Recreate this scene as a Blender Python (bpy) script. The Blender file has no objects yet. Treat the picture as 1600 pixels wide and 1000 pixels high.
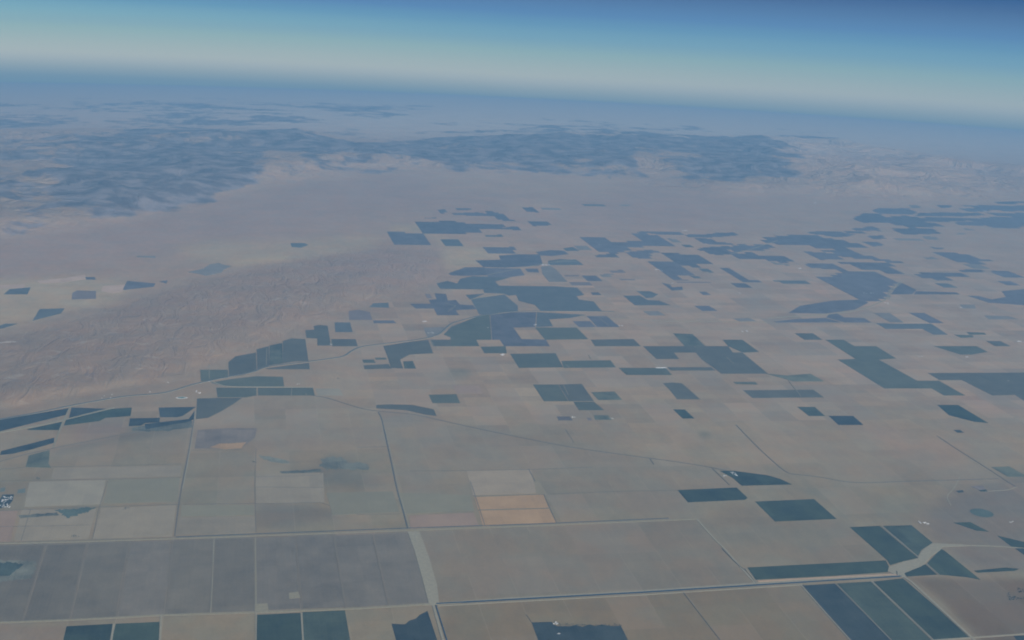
import bpy, math, random
import numpy as np
from mathutils import Matrix, Vector

# ------------------------------------------------------------------ camera, light, exposure
H = 11300.0                       # flight altitude in metres
RE = 223.63 * H                   # radius of the curved ground
F_PX, PITCH, ROLL = 2083.9, 0.25983, 0.04764
GRID = -0.199854                  # bearing of the section grid
TO = math.radians
scene = bpy.context.scene

cam_data = bpy.data.cameras.new('camera')
cam = bpy.data.objects.new('camera', cam_data)
scene.collection.objects.link(cam)
cam_data.sensor_width = 36.0
cam_data.lens = F_PX / 1600.0 * 36.0
cam_data.clip_start = 10.0
cam_data.clip_end = 2.0e6
cp, sp, cr, sr = math.cos(PITCH), math.sin(PITCH), math.cos(ROLL), math.sin(ROLL)
def tilt(u, f, v):
    return Vector((u, cp * f + sp * v, -sp * f + cp * v))
rx, up, fw = tilt(cr, 0, sr), tilt(-sr, 0, cr), tilt(0, 1, 0)
cam.matrix_world = Matrix(((rx.x, up.x, -fw.x, 0), (rx.y, up.y, -fw.y, 0), (rx.z, up.z, -fw.z, H), (0, 0, 0, 1)))
scene.camera = cam

SUN_EL, SUN_AZ = TO(34), TO(140)   # azimuth from +Y, clockwise
world = bpy.data.worlds.new('World')
scene.world = world
world.use_nodes = True
nt = world.node_tree
bg = nt.nodes['Background']
bg.inputs['Strength'].default_value = 0.12
tc = nt.nodes.new('ShaderNodeTexCoord')
lift = nt.nodes.new('ShaderNodeVectorMath'); lift.operation = 'ADD'
lift.inputs[1].default_value = (0, 0, 0.16)      # the earth curves away: the sky starts below eye level
nrm = nt.nodes.new('ShaderNodeVectorMath'); nrm.operation = 'NORMALIZE'
sky = nt.nodes.new('ShaderNodeTexSky')
sky.sky_type = 'NISHITA'
sky.sun_disc = False
sky.sun_elevation = SUN_EL
sky.sun_rotation = SUN_AZ
sky.altitude = 9000
sky.air_density = 1.0
sky.dust_density = 0.6
sky.ozone_density = 1.5
sep = nt.nodes.new('ShaderNodeSeparateXYZ')
mr = nt.nodes.new('ShaderNodeMapRange')
mr.inputs[1].default_value = -0.11
mr.inputs[2].default_value = 0.05
ramp = nt.nodes.new('ShaderNodeValToRGB')        # deepens the sky from the horizon up
SKY_GAIN = 12.0
SKY_STOPS = [(-0.101, (1.16, 0.6, 0.0)), (-0.0945, (2.17, 1.0, 0.0)), (-0.0885, (5.34, 2.36, 0.23)), (-0.082, (9.42, 4.11, 0.7)), (-0.078, (11.19, 4.94, 0.79)), (-0.0715, (10.49, 5.03, 0.66)), (-0.061, (7.78, 4.82, 0.53)), (-0.05, (3.23, 2.96, 0.74)), (-0.0413, (0.74, 1.16, 0.55)), (-0.033, (0.0, 0.16, 0.42)), (-0.0242, (0.0, 0.0, 0.23)), (-0.0157, (0.0, 0.0, 0.21)), (-0.0072, (0.0, 0.15, 0.34)), (0.0, (0.08, 0.33, 0.45)), (0.05, (1, 1, 1))]   # (sine of elevation, tint)
def set_stops(r, stops):
    e = r.color_ramp.elements
    while len(e) > 1: e.remove(e[-1])
    stops = [((z + 0.11) / 0.16, tuple(min(1.0, x / SKY_GAIN) for x in c)) for z, c in stops]
    e[0].position = stops[0][0]; e[0].color = (*stops[0][1], 1)
    for p, c in stops[1:]:
        n = e.new(p); n.color = (*c, 1)
set_stops(ramp, SKY_STOPS)
mul = nt.nodes.new('ShaderNodeMix'); mul.data_type = 'RGBA'; mul.blend_type = 'MULTIPLY'
mul.inputs[0].default_value = 1.0
L = nt.links.new
L(tc.outputs['Generated'], lift.inputs[0]); L(lift.outputs[0], nrm.inputs[0]); L(nrm.outputs[0], sky.inputs['Vector'])
tm = nt.nodes.new('ShaderNodeMath'); tm.operation = 'MINIMUM'; tm.inputs[1].default_value = 0.0
tz = nt.nodes.new('ShaderNodeMath'); tz.operation = 'MULTIPLY_ADD'; tz.inputs[1].default_value = 0.017   # the haze layer stands a little higher to the west
L(tc.outputs['Generated'], sep.inputs[0]); L(sep.outputs['X'], tm.inputs[0]); L(tm.outputs[0], tz.inputs[0]); L(sep.outputs['Z'], tz.inputs[2]); L(tz.outputs[0], mr.inputs[0]); L(mr.outputs[0], ramp.inputs[0])
gain = nt.nodes.new('ShaderNodeVectorMath'); gain.operation = 'SCALE'; gain.inputs['Scale'].default_value = SKY_GAIN
L(sky.outputs[0], mul.inputs[6]); L(ramp.outputs[0], mul.inputs[7]); L(mul.outputs[2], gain.inputs[0]); L(gain.outputs[0], bg.inputs['Color'])

sun_data = bpy.data.lights.new('sun', 'SUN')
sun_data.energy = 4.5
sun_data.angle = TO(0.5)
sun_data.color = (1.0, 0.95, 0.88)
sun = bpy.data.objects.new('sun', sun_data)
scene.collection.objects.link(sun)
sd = Vector((math.sin(SUN_AZ) * math.cos(SUN_EL), math.cos(SUN_AZ) * math.cos(SUN_EL), math.sin(SUN_EL)))
sun.rotation_euler = sd.to_track_quat('Z', 'Y').to_euler()
sun.location = (0, 0, 2 * H)

scene.view_settings.view_transform = 'Standard'
scene.view_settings.look = 'None'
scene.view_settings.exposure = 0.33
scene.view_settings.gamma = 1.0
scene.cycles.filter_width = 1.9

HAZE_DENSITY = 1.06e-5
HAZE_COLOR = (0.272, 0.605, 0.95)
HAZE_ANISO = 0.0

# ------------------------------------------------------------------ geometry on the curved ground
def pix2uv(P):
    """photo points -> metres along the section grid (east, north) on the ground"""
    P = np.asarray(P, float).reshape(-1, 2)
    x, y = P[:, 0] - 800.0, -(P[:, 1] - 500.0)
    a, b, f = cr * x - sr * y, sr * x + cr * y, np.full(len(P), F_PX)
    d = np.stack([a, cp * f + sp * b, -sp * f + cp * b], 1)
    d /= np.linalg.norm(d, axis=1, keepdims=True)
    oz = RE + H
    bb = d[:, 2] * oz
    disc = np.maximum(bb * bb - (oz * oz - RE * RE), 0)
    t = -bb - np.sqrt(disc)
    q = d * t[:, None]; q[:, 2] += oz
    r = np.hypot(q[:, 0], q[:, 1])
    s = np.arctan2(r, q[:, 2]) * RE / r
    gx, gy = q[:, 0] * s, q[:, 1] * s
    c, n = math.cos(GRID), math.sin(GRID)
    return np.stack([gx * c - gy * n, gx * n + gy * c], 1)

def uv2xyz(uv, alt=0.0):
    uv = np.asarray(uv, float).reshape(-1, 2)
    c, n = math.cos(GRID), math.sin(GRID)
    gx, gy = uv[:, 0] * c + uv[:, 1] * n, -uv[:, 0] * n + uv[:, 1] * c
    r = np.hypot(gx, gy) + 1e-9
    th = r / RE
    k = (RE + alt) * np.sin(th) / r
    z = alt * np.cos(th) - 2 * RE * np.sin(th / 2) ** 2
    return np.stack([gx * k, gy * k, z], 1)

def xyz2pix(p):
    q = np.asarray(p, float) - np.array([0, 0, H])
    R = np.array([rx[:], up[:], fw[:]])
    c = q @ R.T
    w = np.maximum(c[:, 2], 1.0)
    return np.stack([800 + F_PX * c[:, 0] / w, 500 - F_PX * c[:, 1] / w], 1), c[:, 2]

def lattice(ix, iy, seed):
    h = (ix.astype(np.int64) * 374761393 + iy.astype(np.int64) * 668265263 + seed * 1442695041) & 0xffffffff
    h = ((h ^ (h >> 13)) * 1274126177) & 0xffffffff
    return ((h ^ (h >> 16)) & 0xffff) / 65535.0
def vnoise(x, y, seed):
    ix, iy = np.floor(x), np.floor(y)
    fx, fy = x - ix, y - iy
    fx, fy = fx * fx * (3 - 2 * fx), fy * fy * (3 - 2 * fy)
    a, b = lattice(ix, iy, seed), lattice(ix + 1, iy, seed)
    c, d = lattice(ix, iy + 1, seed), lattice(ix + 1, iy + 1, seed)
    return (a * (1 - fx) + b * fx) * (1 - fy) + (c * (1 - fx) + d * fx) * fy
def fbm(x, y, seed, octaves=5, ridged=False):
    s, a, t = 0, 1.0, 0
    for k in range(octaves):
        n = vnoise(x, y, seed + k)
        if ridged: n = 1 - abs(2 * n - 1)
        s = s + a * n; t += a
        a *= 0.5
        x, y = x * 2.03 + 17.1, y * 2.03 - 9.7
    return s / t

# ------------------------------------------------------------------ materials
def new_mat(name):
    m = bpy.data.materials.new(name)
    m.use_nodes = True
    b = m.node_tree.nodes['Principled BSDF']
    b.inputs['Roughness'].default_value = 0.95
    b.inputs['Specular IOR Level'].default_value = 0.08
    return m, m.node_tree, b
def mathn(t, op, a, b=None, clamp=False):
    n = t.nodes.new('ShaderNodeMath'); n.operation = op; n.use_clamp = clamp
    for i, v in enumerate((a, b)):
        if v is None: continue
        if isinstance(v, (int, float)): n.inputs[i].default_value = v
        else: t.links.new(v, n.inputs[i])
    return n.outputs[0]
def mixc(t, fac, a, b, mode='MIX'):
    n = t.nodes.new('ShaderNodeMix'); n.data_type = 'RGBA'; n.blend_type = mode
    for i, v in ((0, fac), (6, a), (7, b)):
        if isinstance(v, (int, float)): n.inputs[i].default_value = v
        elif isinstance(v, tuple): n.inputs[i].default_value = (*v, 1)
        else: t.links.new(v, n.inputs[i])
    return n.outputs[2]
def noise(t, vec, scale, detail=4, rough=0.55, dim='2D', dist=0.0):
    n = t.nodes.new('ShaderNodeTexNoise'); n.noise_dimensions = dim
    n.inputs['Scale'].default_value = scale
    n.inputs['Detail'].default_value = detail
    n.inputs['Roughness'].default_value = rough
    n.inputs['Distortion'].default_value = dist
    t.links.new(vec, n.inputs['Vector'])
    return n.outputs['Fac']
def smooth(t, v, lo, hi, a=0.0, b=1.0):
    n = t.nodes.new('ShaderNodeMapRange'); n.interpolation_type = 'SMOOTHSTEP'
    t.links.new(v, n.inputs[0])
    for i, x in ((1, lo), (2, hi), (3, a), (4, b)): n.inputs[i].default_value = x
    return n.outputs[0]
def uvnode(t):
    n = t.nodes.new('ShaderNodeUVMap'); n.uv_map = 'grid'
    return n.outputs[0]
def scalev(t, v, sx, sy, ox=0.0, oy=0.0):
    n = t.nodes.new('ShaderNodeMapping')
    n.inputs['Scale'].default_value = (sx, sy, 1); n.inputs['Location'].default_value = (ox, oy, 0)
    t.links.new(v, n.inputs['Vector'])
    return n.outputs[0]
def cellval(t, v, sx, sy, ox, oy):
    m = scalev(t, v, sx, sy, ox, oy)
    f = t.nodes.new('ShaderNodeVectorMath'); f.operation = 'FLOOR'
    t.links.new(m, f.inputs[0])
    w = t.nodes.new('ShaderNodeTexWhiteNoise'); w.noise_dimensions = '2D'
    t.links.new(f.outputs[0], w.inputs['Vector'])
    return w.outputs['Value']
def attr(t, name, out='Fac'):
    n = t.nodes.new('ShaderNodeAttribute'); n.attribute_name = name
    return n.outputs[out]

HALF = 804.7                       # half a mile: the section grid. UVs are in these units.
def ground_material():
    m, t, b = new_mat('dry_soil')
    uv = uvnode(t)
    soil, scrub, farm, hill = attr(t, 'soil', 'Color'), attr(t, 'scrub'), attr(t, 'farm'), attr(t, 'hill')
    # parcels: random tint by section cells
    c1 = cellval(t, uv, 1.0, 1.0, -0.08, 0.18)
    c2 = cellval(t, uv, 0.5, 2.0, -0.04, 0.36)
    c3 = cellval(t, uv, 0.5, 0.5, -0.04, 0.09)
    s = mathn(t, 'ADD', mathn(t, 'ADD', c1, c2), c3)
    par = mathn(t, 'MULTIPLY', mathn(t, 'SUBTRACT', s, 1.5), mathn(t, 'MULTIPLY', farm, 0.13))
    n1 = noise(t, uv, 0.35, 5, 0.6)
    n2 = noise(t, scalev(t, uv, 1.0, 0.55), 3.0, 6, 0.62)
    n3 = noise(t, uv, 14.0, 4, 0.6)
    var = mathn(t, 'ADD', mathn(t, 'MULTIPLY', mathn(t, 'SUBTRACT', n1, 0.5), 0.35), mathn(t, 'MULTIPLY', mathn(t, 'SUBTRACT', n2, 0.5), 0.30))
    var = mathn(t, 'ADD', var, mathn(t, 'MULTIPLY', mathn(t, 'SUBTRACT', n3, 0.5), 0.22))
    k = mathn(t, 'ADD', mathn(t, 'ADD', par, var), 1.0)
    comb = t.nodes.new('ShaderNodeCombineColor')
    for i in range(3): t.links.new(k, comb.inputs[i])
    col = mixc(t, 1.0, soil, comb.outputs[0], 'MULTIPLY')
    c4 = cellval(t, uv, 1.0, 0.5, -0.08, 0.09)
    col = mixc(t, mathn(t, 'MULTIPLY', smooth(t, c4, 0.72, 0.82), mathn(t, 'MULTIPLY', farm, 0.35)), col, (0.36, 0.27, 0.18))
    col = mixc(t, mathn(t, 'MULTIPLY', smooth(t, c4, 0.25, 0.15), mathn(t, 'MULTIPLY', farm, 0.30)), col, (0.245, 0.205, 0.15))
    hue = smooth(t, noise(t, uv, 0.8, 3, 0.5), 0.35, 0.65)
    col = mixc(t, hue, col, mixc(t, 1.0, col, (1.06, 0.97, 0.90), 'MULTIPLY'))
    # section-line tracks, worn through in places
    sepv = t.nodes.new('ShaderNodeSeparateXYZ'); t.links.new(scalev(t, uv, 1, 1, -0.08, 0.18), sepv.inputs[0])
    for ax, cut in (('X', 0.46), ('Y', 0.50)):
        fr = mathn(t, 'FRACT', sepv.outputs[ax])
        ln = smooth(t, mathn(t, 'ABSOLUTE', mathn(t, 'SUBTRACT', fr, 0.5)), 0.487, 0.495)
        ln = mathn(t, 'MULTIPLY', ln, smooth(t, noise(t, uv, 0.45 if ax == 'X' else 0.6, 3, 0.6), cut, cut + 0.08))
        ln = mathn(t, 'MULTIPLY', ln, mathn(t, 'MULTIPLY', farm, 0.55))
        col = mixc(t, ln, col, (0.15, 0.13, 0.095) if ax == 'Y' else (0.36, 0.31, 0.21))
    # eroded bare hills: pale streaks
    hs = noise(t, uv, 1.6, 7, 0.68, dist=0.8)
    streak = mathn(t, 'MULTIPLY', smooth(t, hs, 0.56, 0.72), hill)
    col = mixc(t, mathn(t, 'MULTIPLY', streak, 0.38), col, (0.46, 0.40, 0.30))
    dk = mathn(t, 'MULTIPLY', smooth(t, noise(t, uv, 2.3, 6, 0.6, dist=0.5), 0.55, 0.75), hill)
    col = mixc(t, mathn(t, 'MULTIPLY', dk, 0.3), col, (0.17, 0.15, 0.14))
    # chaparral and woods on the ranges
    sn = mathn(t, 'ADD', mathn(t, 'MULTIPLY', noise(t, scalev(t, uv, 1.0, 0.7), 0.45, 8, 0.66, dist=0.2), 0.48), mathn(t, 'MULTIPLY', noise(t, uv, 0.10, 4, 0.55), 0.52))
    sm = mathn(t, 'ADD', scrub, mathn(t, 'MULTIPLY', mathn(t, 'SUBTRACT', sn, 0.5), 3.2))
    sm = smooth(t, sm, 0.34, 0.66)
    sm = mathn(t, 'MULTIPLY', sm, smooth(t, scrub, 0.03, 0.14))
    green = mixc(t, smooth(t, noise(t, uv, 0.6, 4), 0.35, 0.65), (0.115, 0.09, 0.085), (0.26, 0.21, 0.19))
    col = mixc(t, sm, col, green)
    t.links.new(col, b.inputs['Base Color'])
    # gullies and spurs too fine for the mesh
    rg = noise(t, scalev(t, uv, 1.4, 0.6), 1.1, 6, 0.6, dist=0.7)
    rg = mathn(t, 'SUBTRACT', 1.0, mathn(t, 'ABSOLUTE', mathn(t, 'SUBTRACT', mathn(t, 'MULTIPLY', rg, 2.0), 1.0)))
    rm = noise(t, uv, 0.30, 8, 0.62, dist=0.4)
    rm = mathn(t, 'SUBTRACT', 1.0, mathn(t, 'ABSOLUTE', mathn(t, 'SUBTRACT', mathn(t, 'MULTIPLY', rm, 2.0), 1.0)))
    hgt = mathn(t, 'ADD', mathn(t, 'MULTIPLY', mathn(t, 'MULTIPLY', rg, hill), 60.0), mathn(t, 'MULTIPLY', mathn(t, 'MULTIPLY', rm, attr(t, 'mount')), 420.0))
    bp = t.nodes.new('ShaderNodeBump'); bp.inputs['Distance'].default_value = 1.0; bp.inputs['Strength'].default_value = 1.0
    t.links.new(hgt, bp.inputs['Height']); t.links.new(bp.outputs[0], b.inputs['Normal'])
    return m

def crop_material(name, c, amp=0.95):
    m, t, b = new_mat(name)
    uv = uvnode(t)
    oi = t.nodes.new('ShaderNodeObjectInfo')
    n1 = noise(t, uv, 1.6, 5, 0.6)
    n2 = noise(t, scalev(t, uv, 22.0, 0.8), 1.0, 3, 0.6)
    n3 = noise(t, uv, 18.0, 4, 0.65)
    blk = cellval(t, uv, 2.0, 1.0, -0.16, 0.18)
    k = mathn(t, 'ADD', mathn(t, 'MULTIPLY', mathn(t, 'SUBTRACT', n1, 0.5), amp * 1.5), mathn(t, 'MULTIPLY', mathn(t, 'SUBTRACT', n2, 0.5), amp * 0.5))
    k = mathn(t, 'ADD', k, mathn(t, 'MULTIPLY', mathn(t, 'SUBTRACT', n3, 0.5), amp * 0.8))
    k = mathn(t, 'ADD', k, mathn(t, 'MULTIPLY', mathn(t, 'SUBTRACT', blk, 0.5), amp * 0.35))
    k = mathn(t, 'ADD', k, mathn(t, 'MULTIPLY', mathn(t, 'SUBTRACT', oi.outputs['Random'], 0.5), amp * 0.6))
    k = mathn(t, 'ADD', k, 1.0)
    comb = t.nodes.new('ShaderNodeCombineColor')
    for i in range(3): t.links.new(k, comb.inputs[i])
    col = mixc(t, 1.0, c, comb.outputs[0], 'MULTIPLY')
    bare = smooth(t, noise(t, uv, 5.0, 6, 0.7), 0.66, 0.78)
    col = mixc(t, mathn(t, 'MULTIPLY', bare, 0.35), col, tuple(0.5 * x + 0.10 for x in c))
    t.links.new(col, b.inputs['Base Color'])
    return m

def plain_material(name, c, amp=0.25, scale=12.0):
    m, t, b = new_mat(name)
    n = noise(t, uvnode(t), scale, 5, 0.6)
    lo, hi = tuple(x * (1 - amp) for x in c), tuple(min(1, x * (1 + amp)) for x in c)
    t.links.new(mixc(t, n, lo, hi), b.inputs['Base Color'])
    return m

SOIL = ground_material()
MATS = {
    'd': crop_material('dark_orchard', (0.033, 0.043, 0.022)),
    'b': crop_material('blue_green_crop', (0.033, 0.038, 0.032)),
    'g': crop_material('thin_green_crop', (0.100, 0.105, 0.065)),
    't': crop_material('teal_crop', (0.048, 0.058, 0.034)),
    'p': crop_material('purple_stubble', (0.15, 0.12, 0.10)),
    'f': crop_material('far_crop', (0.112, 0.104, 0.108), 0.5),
    's': crop_material('weedy_soil', (0.130, 0.128, 0.090), 1.1),
    'm': crop_material('damp_weeds', (0.060, 0.078, 0.058), 1.0),
    'G': crop_material('grey_fallow', (0.176, 0.144, 0.098), 0.40),
    'V': crop_material('violet_grey_fallow', (0.152, 0.124, 0.080), 0.40),
    'E': crop_material('greenish_fallow', (0.225, 0.195, 0.115), 0.15),
    'T': crop_material('tan_stubble', (0.265, 0.212, 0.132), 0.25),
    'O': crop_material('orange_straw', (0.385, 0.240, 0.110), 0.30),
    'N': crop_material('dull_brown_soil', (0.215, 0.168, 0.122), 0.45),
    'P': crop_material('tan_stubble_pale', (0.325, 0.250, 0.155), 0.25),
    'R': crop_material('pinkish_straw', (0.47, 0.325, 0.215), 0.25),
    'K': crop_material('pinkish_soil', (0.285, 0.192, 0.122), 0.25),
    'W': crop_material('pale_straw', (0.275, 0.232, 0.152), 0.25),
}
PALE = plain_material('pale_dirt', (0.285, 0.250, 0.165))
DUST = plain_material('dusty_bank', (0.255, 0.220, 0.135))
FAINT = plain_material('faint_lane', (0.180, 0.145, 0.095))
PINK = plain_material('pinkish_bank', (0.42, 0.29, 0.18))
ASPH = plain_material('dark_verge', (0.07, 0.08, 0.08))
BROWN = plain_material('brown_track', (0.135, 0.115, 0.085))
WATER = plain_material('canal_water', (0.02, 0.045, 0.075), 0.15)
WHITE = plain_material('white_sheet_metal', (0.66, 0.66, 0.63), 0.05)
GREYM = plain_material('grey_wall', (0.62, 0.62, 0.60), 0.08)
LEAF = plain_material('dark_leaves', (0.03, 0.05, 0.03), 0.5, 300)
BARK = plain_material('bark', (0.10, 0.08, 0.06), 0.3, 300)

# ------------------------------------------------------------------ objects
def link_mesh(name, verts, faces, mat, uv=None, parent=None, origin=None, **props):
    me = bpy.data.meshes.new(name)
    verts = np.asarray(verts, float)
    if origin is not None: verts = verts - np.asarray(origin)
    me.from_pydata([tuple(v) for v in verts], [], faces)
    if uv is not None:
        lay = me.uv_layers.new(name='grid')
        idx = np.empty(len(me.loops), np.int32); me.loops.foreach_get('vertex_index', idx)
        lay.data.foreach_set('uv', (np.asarray(uv)[idx] / HALF).astype(np.float32).ravel())
    me.materials.append(mat)
    me.update()
    o = bpy.data.objects.new(name, me)
    if origin is not None and parent is None: o.location = tuple(origin)
    o.parent = parent
    scene.collection.objects.link(o)
    for k, v in props.items(): o[k] = v
    return o

def slab(name, uvp, alt, mat, **props):
    """a field: its crop stands alt metres high on the curved ground"""
    uvp = np.asarray(uvp, float)
    area = 0.5 * np.sum(uvp[:, 0] * np.roll(uvp[:, 1], -1) - np.roll(uvp[:, 0], -1) * uvp[:, 1])
    if area < 0: uvp = uvp[::-1]
    n = len(uvp)
    V = np.concatenate([uv2xyz(uvp, alt), uv2xyz(uvp, -3.0)])
    faces = [tuple(range(n))] + [(i, i + n, (i + 1) % n + n, (i + 1) % n) for i in range(n)]
    o = uv2xyz(uvp.mean(0), 0)[0]
    return link_mesh(name, V, faces, mat, np.concatenate([uvp, uvp]), None, o, **props)

def grid_field(name, uvp, alt, mat, cell, **props):
    """a far field: its outline follows the square section grid"""
    ph = (0.08 * HALF, -0.18 * HALF)
    lo, hi = np.floor((uvp.min(0) - ph) / cell).astype(int), np.ceil((uvp.max(0) - ph) / cell).astype(int)
    cells = set()
    for i in range(lo[0], hi[0] + 1):
        for j in range(lo[1], hi[1] + 1):
            x, y = (i + .5) * cell + ph[0], (j + .5) * cell + ph[1]
            ins, q = False, len(uvp) - 1
            for p in range(len(uvp)):
                (x0, y0), (x1, y1) = uvp[p], uvp[q]
                if (y0 > y) != (y1 > y) and x < (x1 - x0) * (y - y0) / (y1 - y0) + x0: ins = not ins
                q = p
            if ins: cells.add((i, j))
    if len(cells) < 3: return slab(name, uvp, alt, mat, **props)
    key, P, F = {}, [], []
    def vid(i, j, top):
        k = (i, j, top)
        if k not in key: key[k] = len(P); P.append(k)
        return key[k]
    for i, j in sorted(cells):
        F.append((vid(i, j, 1), vid(i + 1, j, 1), vid(i + 1, j + 1, 1), vid(i, j + 1, 1)))
        for di, dj, a, b in ((0, -1, (0, 0), (1, 0)), (1, 0, (1, 0), (1, 1)), (0, 1, (1, 1), (0, 1)), (-1, 0, (0, 1), (0, 0))):
            if (i + di, j + dj) not in cells:
                F.append((vid(i + b[0], j + b[1], 1), vid(i + a[0], j + a[1], 1), vid(i + a[0], j + a[1], 0), vid(i + b[0], j + b[1], 0)))
    uv = np.array([(i * cell + ph[0], j * cell + ph[1]) for i, j, t in P])
    V = np.array([uv2xyz([u], alt if k[2] else -3.0)[0] for u, k in zip(uv, P)])
    o = uv2xyz(uvp.mean(0), 0)[0]
    return link_mesh(name, V, F, mat, uv, None, o, **props)

def parse(s):
    v = [float(x) for x in s.replace('(', ' ').replace(')', ' ').replace(',', ' ').split()]
    return np.array(v).reshape(-1, 2)

ribbon_no = [0]
def ribbon(name, pts, width, mat, alt=9.0, smoothit=True, **props):
    uv = pix2uv(parse(pts))
    if smoothit and len(uv) > 2:
        for _ in range(2):
            q = [uv[0]]
            for a, b in zip(uv[:-1], uv[1:]): q += [a * .75 + b * .25, a * .25 + b * .75]
            uv = np.array(q + [uv[-1]])
    out = [uv[0]]
    for a, b in zip(uv[:-1], uv[1:]):
        k = max(1, int(np.hypot(*(b - a)) / 1200))
        out += [a + (b - a) * (i + 1) / k for i in range(k)]
    uv = np.array(out)
    d = np.gradient(uv, axis=0); d /= np.linalg.norm(d, axis=1, keepdims=True) + 1e-9
    nrm_ = np.stack([-d[:, 1], d[:, 0]], 1) * width / 2
    ribbon_no[0] += 1
    alt = alt + 0.23 * (ribbon_no[0] % 11)
    A, B, n = uv + nrm_, uv - nrm_, len(uv)
    V = np.concatenate([uv2xyz(A, alt), uv2xyz(B, alt), uv2xyz(A, -1), uv2xyz(B, -1)])
    F = []
    for i in range(n - 1):
        F += [(i, i + n, i + n + 1, i + 1), (i, i + 1, i + 1 + 2 * n, i + 2 * n), (i + n, i + 3 * n, i + 3 * n + 1, i + n + 1)]
    o = uv2xyz(uv.mean(0), 0)[0]
    return link_mesh(name, V, F, mat, np.concatenate([A, B, A, B]), None, o, kind='structure', **props)

# ------------------------------------------------------------------ terrain
# colour and cover of the land, laid out on the map
RW, RH = 800, 500
def raster(poly):
    """mask of a polygon (photo points) on the layout map"""
    P = parse(poly) if isinstance(poly, str) else poly
    ys, xs = np.mgrid[0:RH, 0:RW]
    X, Y = xs * 2 + 1.0, ys * 2 + 1.0
    m = np.zeros((RH, RW), bool)
    j = len(P) - 1
    for i in range(len(P)):
        x0, y0, x1, y1 = P[i][0], P[i][1], P[j][0], P[j][1]
        if y0 != y1:
            c = ((y0 > Y) != (y1 > Y)) & (X < (x1 - x0) * (Y - y0) / (y1 - y0) + x0)
            m ^= c
        j = i
    return m.astype(float)
def blur(a, r, rv=None):
    for ax, rr in ((1, r), (0, r * 0.5 if rv is None else rv)):
        k = max(1, int(round(rr / 2)))
        for _ in range(2):
            p = np.pad(a, [(k + 1, k) if i == ax else (0, 0) for i in (0, 1)], mode='edge')
            c = np.cumsum(p, axis=ax)
            n = a.shape[ax]
            a = (c.take(range(2 * k + 1, 2 * k + 1 + n), axis=ax) - c.take(range(0, n), axis=ax)) / (2 * k + 1)
    return a
YY, XX = np.mgrid[0:RH, 0:RW]; YY = YY * 2 + 1.0; XX = XX * 2 + 1.0
LOW_HILLS = '(-80,600)(0,530)(100,507)(240,460)(330,432)(400,420)(520,398)(610,386)(690,386)(700,400)(690,430)(650,455)(580,472)(520,490)(470,512)(420,530)(350,556)(310,575)(295,597)(230,612)(150,622)(60,640)(0,650)(-80,660)'
MOUNTAINS = [
 '(-80,210)(0,206)(120,206)(260,206)(400,203)(480,206)(560,220)(640,222)(800,214)(900,206)(980,204)(1100,210)(1180,222)(1240,250)(1240,280)(1200,298)(1140,300)(1060,290)(980,276)(860,266)(680,262)(600,262)(500,270)(380,290)(280,315)(200,335)(85,352)(0,366)(-80,372)',
 '(1120,214)(1210,216)(1300,218)(1420,240)(1600,262)(1700,262)(1700,305)(1520,306)(1400,312)(1290,300)(1180,296)(1120,290)',
]
SCRUB = [
 # main left range
 ('(-80,232)(0,230)(120,225)(200,206)(330,202)(400,201)(480,205)(560,220)(600,222)(600,262)(500,268)(380,290)(250,322)(200,335)(125,345)(85,350)(40,362)(-80,366)', 0.72, 20),
 ('(150,265)(300,258)(420,268)(330,298)(240,322)(170,332)(100,318)', 1.2, 18),
 ('(0,290)(60,292)(90,315)(60,345)(0,350)', 0.72, 10),
 # pale clearings in it
 ('(0,262)(60,262)(130,266)(70,275)(55,292)(0,295)', 0.30, 5),
 ('(165,268)(215,262)(225,268)(190,276)', 0.2, 4),
 ('(250,285)(290,270)(350,268)(360,276)(300,280)', 0.18, 4),
 ('(30,330)(90,318)(120,322)(80,340)', 0.35, 5),
 ('(405,250)(440,245)(470,252)(468,262)(420,262)', 0.1, 6),
 ('(340,248)(385,247)(385,252)(345,253)', 0.3, 3),
 ('(480,255)(560,248)(560,262)(500,268)', 0.42, 8),
 ('(0,218)(60,216)(180,216)(180,222)(60,226)(0,230)', 0.15, 4),
 # middle range
 ('(560,224)(640,222)(760,216)(840,208)(920,204)(980,204)(1040,208)(1110,218)(1180,225)(1215,242)(1235,262)(1225,285)(1190,302)(1140,300)(1060,290)(1010,286)(970,276)(880,268)(800,266)(660,262)(600,262)', 0.80, 18),
 ('(990,252)(1010,252)(1020,262)(1066,278)(1040,282)(1008,276)(992,264)', 0.0, 6),
 ('(1090,275)(1135,272)(1135,282)(1100,283)', 0.25, 5),
 ('(885,258)(925,252)(935,256)(900,268)', 0.35, 4),
 ('(955,212)(990,214)(980,220)(958,219)', 0.3, 4),
 ('(1040,212)(1080,218)(1060,224)(1035,222)', 0.45, 4),
 # faint far ridges
 ('(-80,172)(300,166)(520,170)(640,174)(620,184)(300,186)(-80,186)', 0.45, 14),
 ('(500,202)(560,203)(590,212)(540,215)', 0.5, 6),
 ('(1200,206)(1270,206)(1340,216)(1300,226)(1220,222)', 0.55, 10),
]
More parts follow.
